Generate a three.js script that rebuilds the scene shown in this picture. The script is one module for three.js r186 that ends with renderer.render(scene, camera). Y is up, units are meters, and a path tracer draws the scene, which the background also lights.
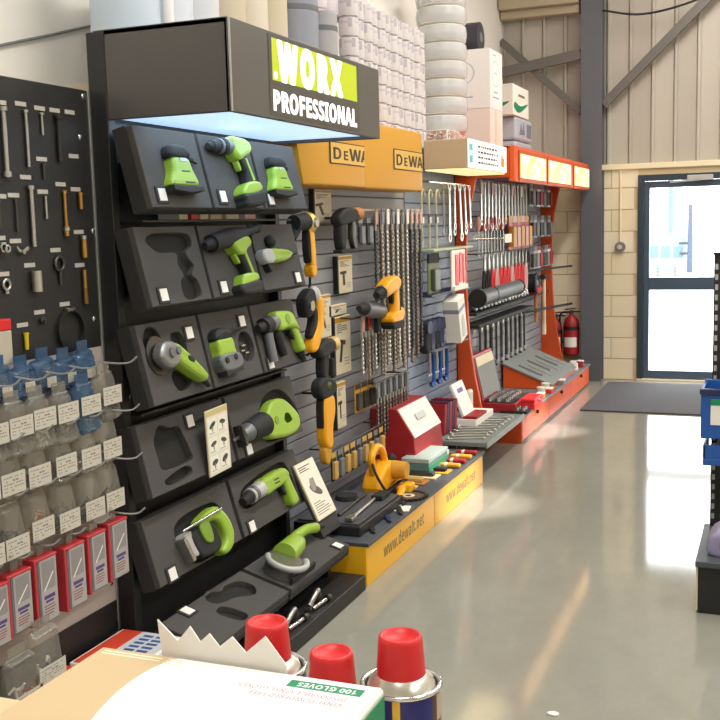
import * as THREE from 'three';
import { RoundedBoxGeometry } from 'three/addons/geometries/RoundedBoxGeometry.js';
import { mergeGeometries, toCreasedNormals } from 'three/addons/utils/BufferGeometryUtils.js';
import { RectAreaLightUniformsLib } from 'three/addons/lights/RectAreaLightUniformsLib.js';

// ---------- camera, sky, area lights, exposure ----------
RectAreaLightUniformsLib.init();
const scene = new THREE.Scene();
const camera = new THREE.PerspectiveCamera(37.85, 1, 0.05, 200);
camera.position.set(0, 1.62, 0);
camera.quaternion.setFromRotationMatrix(new THREE.Matrix4().makeBasis(
  new THREE.Vector3(0.92926532, -0.02619055, -0.36848342), new THREE.Vector3(-0.0228125, 0.99151134, -0.1280033), new THREE.Vector3(0.36870797, 0.12735506, 0.92077963)));
scene.background = new THREE.Color(0.93, 0.97, 1.0);        // overcast white sky
scene.backgroundIntensity = 9;
const renderer = new THREE.WebGLRenderer({ antialias: true });
renderer.toneMapping = THREE.LinearToneMapping;
renderer.toneMappingExposure = 1.0;
renderer.shadowMap.enabled = true;
const CEILING_LAMPS = [[-0.35, 0.6], [-0.35, 3.4], [-0.35, 6.2], [-0.35, 9.0], [2.6, 0.6], [2.6, 3.4], [2.6, 6.2], [2.6, 9.0]];   // [x, distance]
const CEILING_Y = 4.55, LAMP_W = 0.34, LAMP_L = 1.9, LAMP_POWER = 27, LAMP_COLOR = 0xfff9f2;
for (const [x, d] of CEILING_LAMPS) {
  const l = new THREE.RectAreaLight(LAMP_COLOR, LAMP_POWER, LAMP_W, LAMP_L);
  l.position.set(x, CEILING_Y - 0.19, -d); l.rotation.x = -Math.PI / 2; scene.add(l);
}
const WALL_WASHERS = [[2.1, 3.62, 22], [7.25, 3.62, 16]];            // [distance, height, power]: battens that light the white wall above the displays
for (const [d, y, p] of WALL_WASHERS) {
  const l = new THREE.RectAreaLight(0xfffaf4, p, 1.5, .12); l.position.set(-1.96, y, -d); l.lookAt(-2.66, y - .55, -d); l.rotateY(Math.PI); scene.add(l);
}
const SPOTS = [[1.5, 4.2, 6.4, -1.69, .06, 5.75, 150, .085], [1.5, 4.2, 8.2, -1.70, .06, 7.95, 170, .075]];   // lamp x, y, distance, target x, y, distance, power, half angle
for (const [x, y, d, tx, ty, td, p, a] of SPOTS) {
  const l = new THREE.SpotLight(0xfff4ea, p, 0, a, .5, 2); l.position.set(x, y, -d); l.target.position.set(tx, ty, -td); l.castShadow = true; scene.add(l, l.target);
}

// ---------- helpers ----------
let seed = 7;
const rnd = () => { seed = (seed * 16807) % 2147483647; return seed / 2147483647; };
const rr = (a, b) => a + (b - a) * rnd();
const taken = {};
function numbered(n) { taken[n] = (taken[n] ?? -1) + 1; return taken[n] ? n + '_' + String(taken[n]).padStart(3, '0') : n; }
function norm(g) {
  if (g.index) g = g.toNonIndexed();
  for (const k of Object.keys(g.attributes)) if (!['position', 'normal', 'uv'].includes(k)) g.deleteAttribute(k);
  if (!g.attributes.normal) g.computeVertexNormals();
  if (!g.attributes.uv) g.setAttribute('uv', new THREE.BufferAttribute(new Float32Array(g.attributes.position.count * 2), 2));
  g.clearGroups(); return g;
}
const merge = (gs) => (gs.length === 1 ? norm(gs[0]) : mergeGeometries(gs.map(norm)));
function obj(name, geoms, mat, parent = scene, label) {
  const m = new THREE.Mesh(Array.isArray(geoms) ? merge(geoms) : geoms, mat);
  m.name = parent === scene ? numbered(name) : name; m.castShadow = m.receiveShadow = true; parent.add(m);
  if (label) m.userData.label = label;
  return m;
}
function tag(o, label, category, group, kind) { o.userData.label = label; if (category) o.userData.category = category; if (group) o.userData.group = group; if (kind) o.userData.kind = kind; return o; }
function struct(o) { o.userData.kind = 'structure'; return o; }
function thing(name, label, category, [x, y, z], turn = 0, group) {
  const o = new THREE.Group(); o.name = numbered(name); o.position.set(x, y, z); o.rotation.y = turn; scene.add(o);
  return tag(o, label, category, group);
}
// things along the left wall: local x runs away from the camera (distance d), local z out into the aisle (world x)
const wallThing = (name, label, category, d, y, x, group) => thing(name, label, category, [x, y, -d], Math.PI / 2, group);
function copy(o, label, group) { const c = o.clone(); c.name = numbered(o.name.replace(/_\d{3}$/, '')); if (label) c.userData.label = label; if (group) c.userData.group = group; scene.add(c); return c; }
const bx = (w, h, d, x = 0, y = 0, z = 0, r = 0) => (r ? new RoundedBoxGeometry(w, h, d, 1, r) : new THREE.BoxGeometry(w, h, d)).translate(x, y, z);
const span = (x0, x1, y0, y1, z0, z1, r = 0) => bx(x1 - x0, y1 - y0, z1 - z0, (x0 + x1) / 2, (y0 + y1) / 2, (z0 + z1) / 2, r);
function cyl(a, b, r1, r2 = r1, seg = 14, open = false) {
  const A = new THREE.Vector3(...a), B = new THREE.Vector3(...b), v = B.clone().sub(A), g = new THREE.CylinderGeometry(r2, r1, v.length(), seg, 1, open);
  g.applyQuaternion(new THREE.Quaternion().setFromUnitVectors(new THREE.Vector3(0, 1, 0), v.clone().normalize()));
  return g.translate(...A.add(B).multiplyScalar(.5).toArray());
}
const tube = (pts, r, seg = 24, rad = 8) => new THREE.TubeGeometry(new THREE.CatmullRomCurve3(pts.map((p) => new THREE.Vector3(...p))), seg, r, rad);
const ball = (x, y, z, r, sx = 1, sy = 1, sz = 1, n = 12) => new THREE.SphereGeometry(r, n, n).scale(sx, sy, sz).translate(x, y, z);
const lathe = (pts, seg = 28) => new THREE.LatheGeometry(pts.map((p) => new THREE.Vector2(...p)), seg);
const poly = (pts) => new THREE.Shape(pts.map((p) => new THREE.Vector2(...p)));
function smooth(pts) { const s = new THREE.Shape(); s.setFromPoints(new THREE.CatmullRomCurve3(pts.map((p) => new THREE.Vector3(p[0], p[1], 0)), true, 'catmullrom', .5).getPoints(pts.length * 4).map((p) => new THREE.Vector2(p.x, p.y))); return s; }
// an outline given in the wall plane, made into a solid from z0 to z0 + t with rounded edges
function ex(shape, t, z0 = 0, bev = .004, holes, seg = 2) {
  if (Array.isArray(shape)) shape = poly(shape);
  if (holes) for (const h of holes) shape.holes.push(Array.isArray(h) ? poly(h) : h);
  const g = new THREE.ExtrudeGeometry(shape, { depth: Math.max(t - 2 * bev, .0005), bevelEnabled: bev > 0, bevelThickness: bev, bevelSize: bev, bevelOffset: -bev, bevelSegments: seg, curveSegments: 10 });
  return g.translate(0, 0, z0 + bev);
}
const shift = (pts, dx, dy) => pts.map(([x, y]) => [x - dx, y - dy]);
const circle = (x, y, r, n = 20) => Array.from({ length: n }, (_, i) => [x + r * Math.cos(i / n * 6.2832), y + r * Math.sin(i / n * 6.2832)]);
const ORD = ['first', 'second', 'third', 'fourth', 'fifth', 'sixth', 'seventh', 'eighth', 'ninth', 'tenth', 'eleventh', 'twelfth', 'thirteenth', 'fourteenth', 'fifteenth', 'sixteenth', 'seventeenth', 'eighteenth', 'nineteenth', 'twentieth'];

// ---------- procedural textures and materials ----------
function noiseTex(n, lo, hi, cells, srgb = false, stretch = 1) {
  const data = new Uint8Array(n * n * 4), grid = {};
  const g = (c, x, y) => { const k = c + ':' + ((x % c) + c) % c + ':' + ((y % c) + c) % c; return grid[k] ?? (grid[k] = rnd()); };
  const sm = (t) => t * t * (3 - 2 * t);
  for (let j = 0; j < n; j++) for (let i = 0; i < n; i++) {
    let v = 0, w = 0;
    cells.forEach(([c, a]) => {
      const x = i / n * c, y = j / n * c * stretch, xi = Math.floor(x), yi = Math.floor(y), fx = sm(x - xi), fy = sm(y - yi);
      v += a * ((g(c, xi, yi) * (1 - fx) + g(c, xi + 1, yi) * fx) * (1 - fy) + (g(c, xi, yi + 1) * (1 - fx) + g(c, xi + 1, yi + 1) * fx) * fy); w += a;
    });
    const q = lo + (hi - lo) * v / w; const o = (j * n + i) * 4; data[o] = data[o + 1] = data[o + 2] = Math.round(q * 255); data[o + 3] = 255;
  }
  const t = new THREE.DataTexture(data, n, n); t.wrapS = t.wrapT = THREE.RepeatWrapping; t.magFilter = THREE.LinearFilter; t.minFilter = THREE.LinearMipmapLinearFilter; t.generateMipmaps = true;
  if (srgb) t.colorSpace = THREE.SRGBColorSpace; t.needsUpdate = true; return t;
}
const rep = (t, x, y = x) => { const c = t.clone(); c.repeat.set(x, y); c.needsUpdate = true; return c; };
function paint(w, h, draw) { const c = document.createElement('canvas'); c.width = w; c.height = h; const g = c.getContext('2d'); draw(g, w, h); const t = new THREE.CanvasTexture(c); t.colorSpace = THREE.SRGBColorSpace; t.magFilter = THREE.LinearFilter; return t; }
const fineNoise = noiseTex(256, 0, 1, [[64, 1], [128, .8], [256, .6]]);
const softNoise = noiseTex(256, 0, 1, [[4, 1], [9, .8], [21, .5], [64, .25]]);
const S = (c, rough = .6, metal = 0, o = {}) => new THREE.MeshStandardMaterial({ color: c, roughness: rough, metalness: metal, ...o });
const floorTone = noiseTex(512, .80, 1, [[3, 1], [7, .8], [19, .5], [80, .3], [256, .25]], true);
const floorGloss = noiseTex(512, .50, 1, [[4, 1], [13, .8], [60, .5]]);
const M = {
  floor: S(0xa6a598, .105, 0, { map: rep(floorTone, 2.2, 2.2), roughnessMap: rep(floorGloss, 3, 3) }),
  ceil: S(0xd8d5cc, .9), wallWhite: S(0xf2efe8, .85, 0, { bumpMap: rep(fineNoise, 8, 8), bumpScale: .001 }),
  blockA: S(0xf0e3c4, .75, 0, { bumpMap: fineNoise, bumpScale: .0015 }), blockB: S(0xede0be, .78, 0, { bumpMap: fineNoise, bumpScale: .0015 }), blockC: S(0xf3e8cc, .72, 0, { bumpMap: fineNoise, bumpScale: .0015 }), mortar: S(0xdac9a2, .9),
  trimCream: S(0xefe2c2, .6), cladA: S(0xbdb6aa, .6), cladB: S(0xb5aea2, .62), steel: S(0x62656c, .5, .1), brace: S(0x6b6661, .55, .1), purlin: S(0xb9ab92, .6),
  doorBlue: S(0x44566a, .45), doorDark: S(0x2d3a48, .5), chrome: S(0xcfd2d4, .2, 1), steelTool: S(0xb9b8b2, .3, .95), darkSteel: S(0x5a5955, .38, .9), brass: S(0xb98d4a, .35, .9), mat: S(0x55565a, .95, 0, { bumpMap: rep(fineNoise, 4, 8), bumpScale: .004 }),
  glass: new THREE.MeshPhysicalMaterial({ color: 0xffffff, roughness: 0.02, transmission: 1, thickness: 0, ior: 1.45 }),
  clear: new THREE.MeshPhysicalMaterial({ color: 0xe2dfd6, roughness: .16, transmission: .86, thickness: 0, ior: 1.4 }),
  clearBlue: new THREE.MeshPhysicalMaterial({ color: 0x7fa9cf, roughness: .16, transmission: .82, thickness: 0, ior: 1.4 }),
  wrap: new THREE.MeshPhysicalMaterial({ color: 0xeceef2, roughness: .22, transmission: .75, thickness: 0, ior: 1.35 }),
  black: S(0x1b1b1c, .55), blackGloss: S(0x202124, .3), boardBlack: S(0x262626, .55, 0, { bumpMap: rep(fineNoise, 6, 6), bumpScale: .0004 }), boardWhite: S(0xc0b6ac, .6), edge: S(0xbfc0bd, .35, .8),
  canopy: S(0x5d5b58, .42, .25), standBlack: S(0x222223, .5), foam: S(0x4c4a48, .9, 0, { bumpMap: rep(fineNoise, 5, 5), bumpScale: .0012 }), foamDark: S(0x262625, .95), trayBody: S(0x2e2d2d, .7),
  lime: S(0x93b53a, .4), limeDark: S(0x76982a, .45), rubber: S(0x191a1b, .7), toolGrey: S(0x6d7073, .4, .4), paleGrey: S(0xb9bab8, .45, .2), white: S(0xf0efec, .6), paper: S(0xefece4, .8), cream: S(0xded4b4, .7),
  yellow: S(0xf0b41a, .45), yellowTool: S(0xf2a90f, .4), amber: S(0xd3992f, .5), orange: S(0xe0571a, .42), orangeDark: S(0xc94c18, .5), red: S(0xd8262a, .4), redDark: S(0x9e1f26, .45), blue: S(0x245aa8, .4), navy: S(0x232b52, .45),
  pink: S(0xd9a9a4, .5), teal: S(0x5d8480, .55), slat: S(0x8e9198, .5, .15), slatDark: S(0x6d7077, .6, .1), slatBlue: S(0x8a97ad, .5, .1), shelfGrey: S(0x8b938f, .45, .2), greyDeck: S(0x7f8489, .5, .15), plinthTop: S(0x4a4f55, .5),
  card: S(0xd9c49c, .8), green: S(0x168a5c, .5), greyPlastic: S(0x767b80, .5), copperWood: S(0xb8793f, .6), purple: S(0x6a4f8a, .5), olive: S(0x6d7550, .6), amberClear: S(0xc7a25a, .4),
};
// ---------- the room ----------
const END = 10.75;
{
  struct(obj('floor', [span(-2.7, 5.2, -.12, 0, -END - .2, 3)], M.floor));
  struct(obj('ceiling', [span(-2.9, 5.2, 4.75, 4.9, -END - .2, 3)], M.ceil));
  struct(obj('wall_left', [span(-2.85, -2.66, 0, 4.75, -END - .2, 3)], M.wallWhite));
  struct(obj('wall_right', [span(5.0, 5.2, 0, 4.75, -END - .2, 3)], M.wallWhite));
  struct(obj('wall_back', [span(-2.85, 5.2, 0, 4.75, 2.85, 3)], M.wallWhite));
  // end wall: painted blocks below, ribbed metal sheets above, a doorway to the right
  const we = new THREE.Group(); we.name = 'wall_end'; scene.add(we); struct(we);
  const DL = -1.305, DR = -.21;                                   // doorway
  obj('wall_core', [span(-2.7, DL, 0, 2.1, -END - .2, -END - .012), span(DR, 5.1, 0, 2.1, -END - .2, -END), span(DL, DR, 2.035, 2.1, -END - .2, -END), span(-2.7, 5.1, 2.1, 4.75, -END - .2, -END - .05)], M.mortar, we);
  const bl = [M.blockA, M.blockB, M.blockC], bw = .44, bh = .213;
  for (let r = 0; r < 10; r++) {
    let x = -2.66 - (r % 2 ? bw / 2 : 0);
    while (x < DL - .02) {
      const a = Math.max(x, -2.66), b = Math.min(x + bw - .008, DL);
      if (b - a > .04) obj('block', [span(a, b, r * bh + .003, Math.min((r + 1) * bh - .005, 2.1), -END - .05, -END + rr(-.002, .002), .003)], bl[Math.floor(rnd() * 3)], we);
      x += bw;
    }
  }
  const pitch = .212;
  for (let i = 0; i < 18; i++) {                                 // ribbed sheets, one rib each
    const x = -2.68 + i * pitch;
    obj('cladding_sheet', [new THREE.ExtrudeGeometry(poly([[0, 0], [pitch - .002, 0], [pitch - .002, .012], [.045, .012], [.034, .038], [.012, .038], [0, .012]]), { depth: 2.6, bevelEnabled: false }).rotateX(Math.PI / 2).translate(x, 4.745, -END - .05)], i % 2 ? M.cladA : M.cladB, we);
  }
  struct(obj('trim_1', [span(-2.66, 5, 2.095, 2.15, -END - .05, -END + .035, .006)], M.trimCream));
  // purlin rail, column and braces
  struct(obj('purlin', [span(-2.65, -1.86, 3.62, 3.70, -END + .0, -END + .12, .01), span(-2.65, -1.86, 3.70, 3.80, -END + .05, -END + .2, .01), span(-2.65, -1.86, 3.80, 3.84, -END, -END + .2, .01)], M.purlin));
  struct(obj('column', [span(-1.84, -1.635, 0, 4.75, -10.60, -10.585, .003), span(-1.84, -1.635, 0, 4.75, -10.75, -10.735, .003), span(-1.752, -1.722, 0, 4.75, -10.735, -10.6)], M.steel));
  const brace = (a, b) => { const g = cyl([...a, 0], [...b, 0], .045, .045, 4); return g; };
  const flat = (a, b, z, w = .085) => { const dx = b[0] - a[0], dy = b[1] - a[1], L = Math.hypot(dx, dy); return bx(L, w, .04, 0, 0, 0, .006).rotateZ(Math.atan2(dy, dx)).translate((a[0] + b[0]) / 2, (a[1] + b[1]) / 2, z); };
  struct(obj('diagonal_brace', [flat([-1.63, 2.72], [-.1, 4.18], -10.64)], M.brace));
  struct(obj('diagonal_brace', [flat([-1.84, 2.66], [-2.655, 3.42], -10.66, .07)], M.brace));
  struct(obj('strut', [flat([-1.84, 3.22], [-2.655, 3.10], -10.62, .10)], M.brace));
  tag(obj('cable', [tube([[-1.63, 3.60, -10.55], [-1.3, 3.54, -10.6], [-.95, 3.58, -10.62], [-.5, 3.72, -10.64], [.2, 4.0, -10.66]], .011, 30, 6)], M.black), 'thin dark cable sagging from the steel column across the ribbed sheets', 'cable');
  // door
  const dr = new THREE.Group(); dr.name = 'door_1'; scene.add(dr); struct(dr);
  obj('door_frame', [span(DL, DL + .055, 0, 2.035, -END - .12, -END + .03, .004), span(DR - .055, DR, 0, 2.035, -END - .12, -END + .03, .004), span(DL + .055, DR - .055, 1.975, 2.035, -END - .12, -END + .03, .004)], M.doorDark, dr);
  const lf = obj('door_leaf', [span(DL + .058, -1.195, .02, 1.97, -END - .06, -END, .005), span(DR - .16, DR - .058, .02, 1.97, -END - .06, -END, .005), span(-1.195, DR - .16, 1.905, 1.97, -END - .06, -END, .005), span(-1.195, DR - .16, .905, 1.03, -END - .06, -END, .005), span(-1.195, DR - .16, .02, .10, -END - .06, -END, .005)], M.doorBlue, dr);
  obj('glass_pane', [span(-1.197, DR - .158, 1.03, 1.905, -END - .035, -END - .029)], M.glass, dr);
  obj('glass_pane', [span(-1.197, DR - .158, .10, .905, -END - .035, -END - .029)], M.glass, dr);
  obj('door_closer', [bx(.24, .05, .05, -.72, 1.99, -END + .055, .008), cyl([-.62, 1.975, -END + .07], [-1.0, 1.955, -END + .045], .008)], M.paleGrey, dr);
  obj('threshold', [span(DL, DR, 0, .018, -END - .1, -END + .04, .004)], M.trimCream, dr);
  struct(obj('ground', [span(-70, 70, -.2, -.05, -170, -END - .2)], S(0xd6d4ce, .9)));
  tag(obj('door_mat', [span(-1.55, -.3, .0005, .014, -10.5, -8.88, .005)], M.mat), 'dark grey ribbed entrance mat lying before the glazed door', 'mat');
  // outside, seen through the upper pane
  const bd = thing('far_building', 'pale building with long window bands seen through the door glass', 'building', [-2.95, -.05, -33]);
  obj('wall', [span(-1.2, .35, 0, 1.05, -3, 0)], S(0x86a5ad, .8), bd); obj('roof', [span(-1.25, .4, 1.05, 1.14, -3.1, .1)], S(0x9aa6aa, .7), bd);
  for (let i = 0; i < 4; i++) obj('window', [span(-1.1 + i * .36, -.82 + i * .36, .45, .8, -.02, .03)], S(0x49656f, .3), bd);
  const lp = thing('lamp_post', 'tall thin grey post standing outside behind the upper door pane', 'post', [-2.47, -.05, -32.8]);
  obj('post', [cyl([0, 0, 0], [0, 2.02, 0], .09, .07)], S(0x2e3c52, .6), lp); obj('bracket', [bx(.26, .08, .06, -.16, .58, 0, .01)], S(0x22262c, .6), lp); obj('bracket', [bx(.3, .08, .06, -.18, .88, 0, .01)], S(0x22262c, .6), lp);
  const p2 = thing('sign_post', 'pale green post rising behind the building at the left of the upper door pane', 'post', [-5.55, -.05, -60]);
  obj('post', [cyl([0, 0, 0], [0, 3.95, 0], .16, .14)], S(0x4a8f86, .6), p2);
  const cr = thing('crate', 'low dark slatted crate outside at the foot of the upper door pane', 'crate', [-2.98, -.05, -31]);
  for (let k = 0; k < 3; k++) obj('slat', [span(-.26, .26, .04 + k * .1, .11 + k * .1, -.02, .02, .004)], S(0x5d686e, .6), cr); for (const x of [-.24, .24]) obj('leg', [span(x - .03, x + .03, 0, .34, -.3, -.02)], S(0x4a5156, .6), cr);
  // switch and conduit on the blocks beside the door
  const cp = thing('call_point', 'small round grey call point with conduit on the cream blocks', 'switch', [-1.475, 1.336, -END + .003]);
  obj('housing', [cyl([0, 0, 0], [0, 0, .045], .052, .05, 20)], S(0x7d7a76, .5), cp); obj('button', [cyl([0, 0, .045], [0, 0, .056], .024, .022, 16)], S(0xc9c5c0, .4), cp);
  obj('conduit', [cyl([0, .05, .012], [0, .755, .012], .009, .009, 8)], M.trimCream, cp);
  for (const [d, y] of WALL_WASHERS) {
    const l = thing('wall_batten', d < 5 ? 'slim batten lamp lighting the white wall above the sample board' : 'slim batten lamp lighting the white wall above the jumbo rolls', 'lamp', [-1.94, y, -d]);
    obj('lamp_body', [bx(.06, .12, 1.56, .035, 0, 0, .015)], M.white, l); obj('diffuser', [bx(.01, .10, 1.5, 0, 0, 0, .004)], S(0xffffff, .5, 0, { emissive: 0xfffaf4, emissiveIntensity: 2.5 }), l);
    obj('suspension', [cyl([.035, .06, -.6], [.035, 4.75 - y, -.6], .008), cyl([.035, .06, .6], [.035, 4.75 - y, .6], .008)], M.edge, l);
  }
  SPOTS.forEach(([x, y, d, tx, ty, td], i) => {
    const l = thing('spot_lamp', i ? 'white ceiling spot lamp aimed at the orange drawers' : 'white ceiling spot lamp aimed at the yellow plinth', 'lamp', [x, y, -d]), v = new THREE.Vector3(tx - x, ty - y, d - td).normalize();
    obj('shade', [cyl(v.clone().multiplyScalar(-.14).toArray(), v.clone().multiplyScalar(-.015).toArray(), .05, .07, 20)], M.white, l); obj('bulb', [cyl(v.clone().multiplyScalar(-.014).toArray(), v.clone().multiplyScalar(-.006).toArray(), .055, .055, 20)], S(0xffffff, .5, 0, { emissive: 0xfff4ea, emissiveIntensity: 3 }), l);
    obj('stem', [cyl(v.clone().multiplyScalar(-.1).toArray(), [0, 4.75 - y, 0], .012)], M.white, l);
  });
  for (const [x, d] of CEILING_LAMPS) {
    const l = thing('ceiling_lamp', 'long white batten lamp under the shop ceiling', 'ceiling lamp', [x, CEILING_Y + .2, -d], 0, 'ceiling batten lamps');
    obj('lamp_body', [bx(LAMP_W + .06, .14, LAMP_L + .06, 0, -.07, 0, .02)], M.white, l);
    obj('suspension', [cyl([0, -.2, -.6], [0, -.1, -.6], .01), cyl([0, -.2, .6], [0, -.1, .6], .01)], M.edge, l);
    obj('diffuser', [bx(LAMP_W, .03, LAMP_L, 0, -.355, 0, .008)], S(0xffffff, .5, 0, { emissive: LAMP_COLOR, emissiveIntensity: 2.5 }), l);
    obj('housing', [bx(LAMP_W + .03, .14, LAMP_L + .03, 0, -.27, 0, .02)], M.white, l);
  }
}
// ---------- storage deck above the left displays ----------
struct(obj('storage_deck', [span(-2.655, -2.16, 2.085, 2.115, -10.5, -3.02, .004)], M.purlin));
// ---------- fastener board at the left ----------
const BX = -2.135;                                                   // face of the board
const labelPrint = paint(96, 64, (g, w, h) => { g.fillStyle = '#eceae4'; g.fillRect(0, 0, w, h); g.fillStyle = '#8d8a86'; for (let i = 0; i < 5; i++) { let x = 8; while (x < 84) { const l = 3 + rnd() * 9; if (rnd() < .7) g.fillRect(x, 10 + i * 10, Math.min(l, 88 - x), i == 1 ? 5 : 3); x += l + 3; } } });
const labelMat = S(0xd3cec4, .75, 0, { map: labelPrint });
{
  const bd = wallThing('fastener_board', 'tall black sample board with white lower panel and bright metal edge', 'display board', 2.98, 0, BX);
  // local x = distance - 2.98
  obj('board', [span(-1.9, -.012, 1.236, 2.083, -.02, 0)], M.boardBlack, bd);
  obj('lower_panel', [span(-1.9, -.012, .34, 1.236, -.02, 0)], M.boardWhite, bd, 'off-white lower panel');
  obj('skirting', [span(-1.9, -.012, .23, .34, -.02, .004)], M.standBlack, bd);
  obj('edge_strip', [span(-.012, 0, .23, 2.085, -.03, .006, .002)], M.edge, bd, 'bright metal edge strip');
  obj('base_deck', [span(-1.9, 0, 0, .2, -.3, .32, .006)], M.standBlack, bd);
  for (const [d, y] of [[2.95, 2.063], [2.921, 1.929], [2.962, 1.624], [2.939, 1.331], [2.948, .409]]) obj('screw', [new THREE.SphereGeometry(.011, 12, 8, 0, 6.2832, 0, Math.PI / 2).rotateX(Math.PI / 2).scale(1, 1, .5).translate(d - 2.98, y, 0)], M.chrome, bd);
  for (const [d, y] of [[2.544, 2.005], [2.633, 2.009], [2.721, 2.004], [2.794, 2.004], [2.87, 2.005], [2.877, 1.866], [2.715, 1.849], [2.634, 1.791], [2.801, 1.774], [2.877, 1.76], [2.516, 1.732], [2.574, 1.736], [2.71, 1.749], [2.88, 1.622], [2.5, 1.61], [2.569, 1.6], [2.755, 1.567], [2.875, 1.514], [2.626, 1.525], [2.506, 1.504], [2.784, 1.393], [2.658, 1.378], [2.575, 1.346]]) obj('label_tag', [bx(.05, .013, .002, d - 2.98, y, .0015)], S(0xb9b5ac, .7), bd);
  for (const [y, x1] of [[1.20, .25], [1.045, .25], [.885, .25], [.70, .25]]) for (let k = 0; k < 7; k++) { const d = -.14 - k * .125; const x1k = k ? .15 : .2; obj('hook', [tube([[d, y + .01, 0], [d, y, .08], [d, y - .003, x1k - .03], [d + .004, y + .002, x1k], [d + .008, y + .02, x1k + .022]], .003, 16, 6)], M.paleGrey, bd); }
  // samples on the board: [name, label, category, build]
  const sample = (name, label, cat, d, y, parts) => { const t = wallThing(name, label, cat, d, y, BX); for (const [n, g, m] of parts) obj(n, g, m, t); return t; };
  const bolt = (L, r, m, head = 1.9) => [['shank', [cyl([0, -.005, r + .002], [0, -L, r + .002], r, r, 10)], m], ['head', [cyl([0, 0, r + .002], [0, -r * 1.5, r + .002], r * head, r * head, 6)], m]];
  const nutted = (L, r, m) => [...bolt(L, r, m), ['nut', [cyl([0, -L + r * .2, r + .002], [0, -L + r * 2.2, r + .002], r * 1.9, r * 1.9, 6)], m]];
  sample('long_bolt', 'long bright bolt with nut, top left of the black board', 'bolt', 2.543, 1.992, nutted(.205, .008, M.steelTool));
  sample('coach_screw', 'long thin grey screw beside the top left bolt', 'screw', 2.646, 1.992, bolt(.17, .0055, M.steelTool));
  sample('wood_screw', 'short thin screw under the third label of the top row', 'screw', 2.723, 1.99, bolt(.068, .004, M.steelTool, 2.4));
  sample('dark_bolt', 'dark blackened bolt in the top row of the board', 'bolt', 2.798, 1.99, bolt(.145, .0075, S(0x3a3937, .5, .6)));
  sample('thin_nail', 'small thin nail in the second row of the board', 'nail', 2.717, 1.836, bolt(.048, .004, M.darkSteel));
  sample('grey_pin', 'thin grey pin at the far left edge below the tall bolt', 'pin', 2.503, 1.722, bolt(.085, .0035, M.darkSteel));
  sample('grey_nail', 'thin grey nail left of the long silver stud', 'nail', 2.577, 1.724, bolt(.096, .004, M.darkSteel));
  sample('long_stud', 'long thick silver stud with a round head', 'stud', 2.645, 1.766, bolt(.185, .0075, M.steelTool, 1.7));
  sample('small_screw', 'small pale screw right of the long silver stud', 'screw', 2.716, 1.735, bolt(.07, .0045, M.steelTool, 1.3));
  sample('gold_anchor', 'long golden anchor bolt with nuts at its foot', 'anchor bolt', 2.809, 1.755, [...bolt(.125, .006, M.brass, 1.7), ['sleeve', [cyl([0, -.112, .008], [0, -.145, .008], .009, .009, 12)], M.brass], ['nut', [cyl([0, -.128, .008], [0, -.118, .008], .012, .012, 6)], M.steelTool]]);
  sample('brass_sleeve', 'short brass sleeve near the top right of the board', 'sleeve', 2.889, 1.75, [['body', [cyl([0, 0, .01], [0, -.054, .01], .008, .008, 12)], M.brass], ['collar', [cyl([0, 0, .01], [0, -.008, .01], .010, .010, 12)], M.brass]]);
  sample('shield_anchor', 'thick golden shield anchor below the right hand label', 'anchor bolt', 2.891, 1.61, [['body', [cyl([0, -.012, .012], [0, -.072, .012], .0095, .0105, 14)], M.brass], ['nut', [cyl([0, 0, .012], [0, -.012, .012], .011, .011, 6)], M.steelTool]]);
  sample('stepped_anchor', 'slim golden anchor lowest at the right edge of the board', 'anchor bolt', 2.886, 1.498, [['body', [cyl([0, 0, .01], [0, -.06, .01], .007, .007, 12)], M.brass], ['cone', [cyl([0, -.06, .01], [0, -.112, .01], .0075, .0095, 12)], S(0x8c6a3c, .4, .9)]]);
  sample('hex_nut', 'fat silver nut at the left edge of the board', 'nut', 2.505, 1.59, [['body', [ex(circle(0, -.008, .017, 6), .014, 0, .002, [circle(0, -.008, .008, 14)])], M.steelTool], ['washer', [ex(circle(.012, -.012, .012), .004, .014, .001, [circle(.012, -.012, .006, 12)])], M.chrome]]);
  sample('wing_nut', 'silver wing nut beside the fat nut', 'nut', 2.585, 1.576, [['hub', [cyl([0, -.01, 0], [0, -.01, .02], .009, .007, 12)], M.steelTool], ['wing', [ex(smooth([[.006, -.012], [.03, -.004], [.028, .006], [.01, -.002]]), .005, .008, .001), ex(smooth([[-.006, -.012], [-.022, -.002], [-.022, .008], [-.008, -.002]]), .005, .008, .001)], M.steelTool]]);
  sample('eye_bolt', 'dark eye bolt hanging with its ring up', 'eye bolt', 2.764, 1.545, [['ring', [new THREE.TorusGeometry(.021, .006, 8, 24).translate(0, -.022, .007)], M.darkSteel], ['shank', [cyl([0, -.045, .007], [0, -.088, .007], .006, .005, 10)], M.darkSteel]]);
  sample('long_nut', 'pale hexagonal connecting nut in the middle of the board', 'nut', 2.639, 1.507, [['body', [cyl([0, 0, .016], [0, -.064, .016], .0165, .0165, 6)], S(0xbdb9a6, .4, .7)], ['bore', [cyl([0, .0005, .016], [0, -.004, .016], .009, .009, 14)], M.black]]);
  sample('ring_nut', 'round ring nut low at the left of the board', 'nut', 2.512, 1.49, [['ring', [new THREE.TorusGeometry(.015, .005, 8, 22).translate(0, -.018, .006)], M.steelTool], ['collar', [cyl([0, -.037, .006], [0, -.045, .006], .007, .007, 10)], M.steelTool]]);
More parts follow.
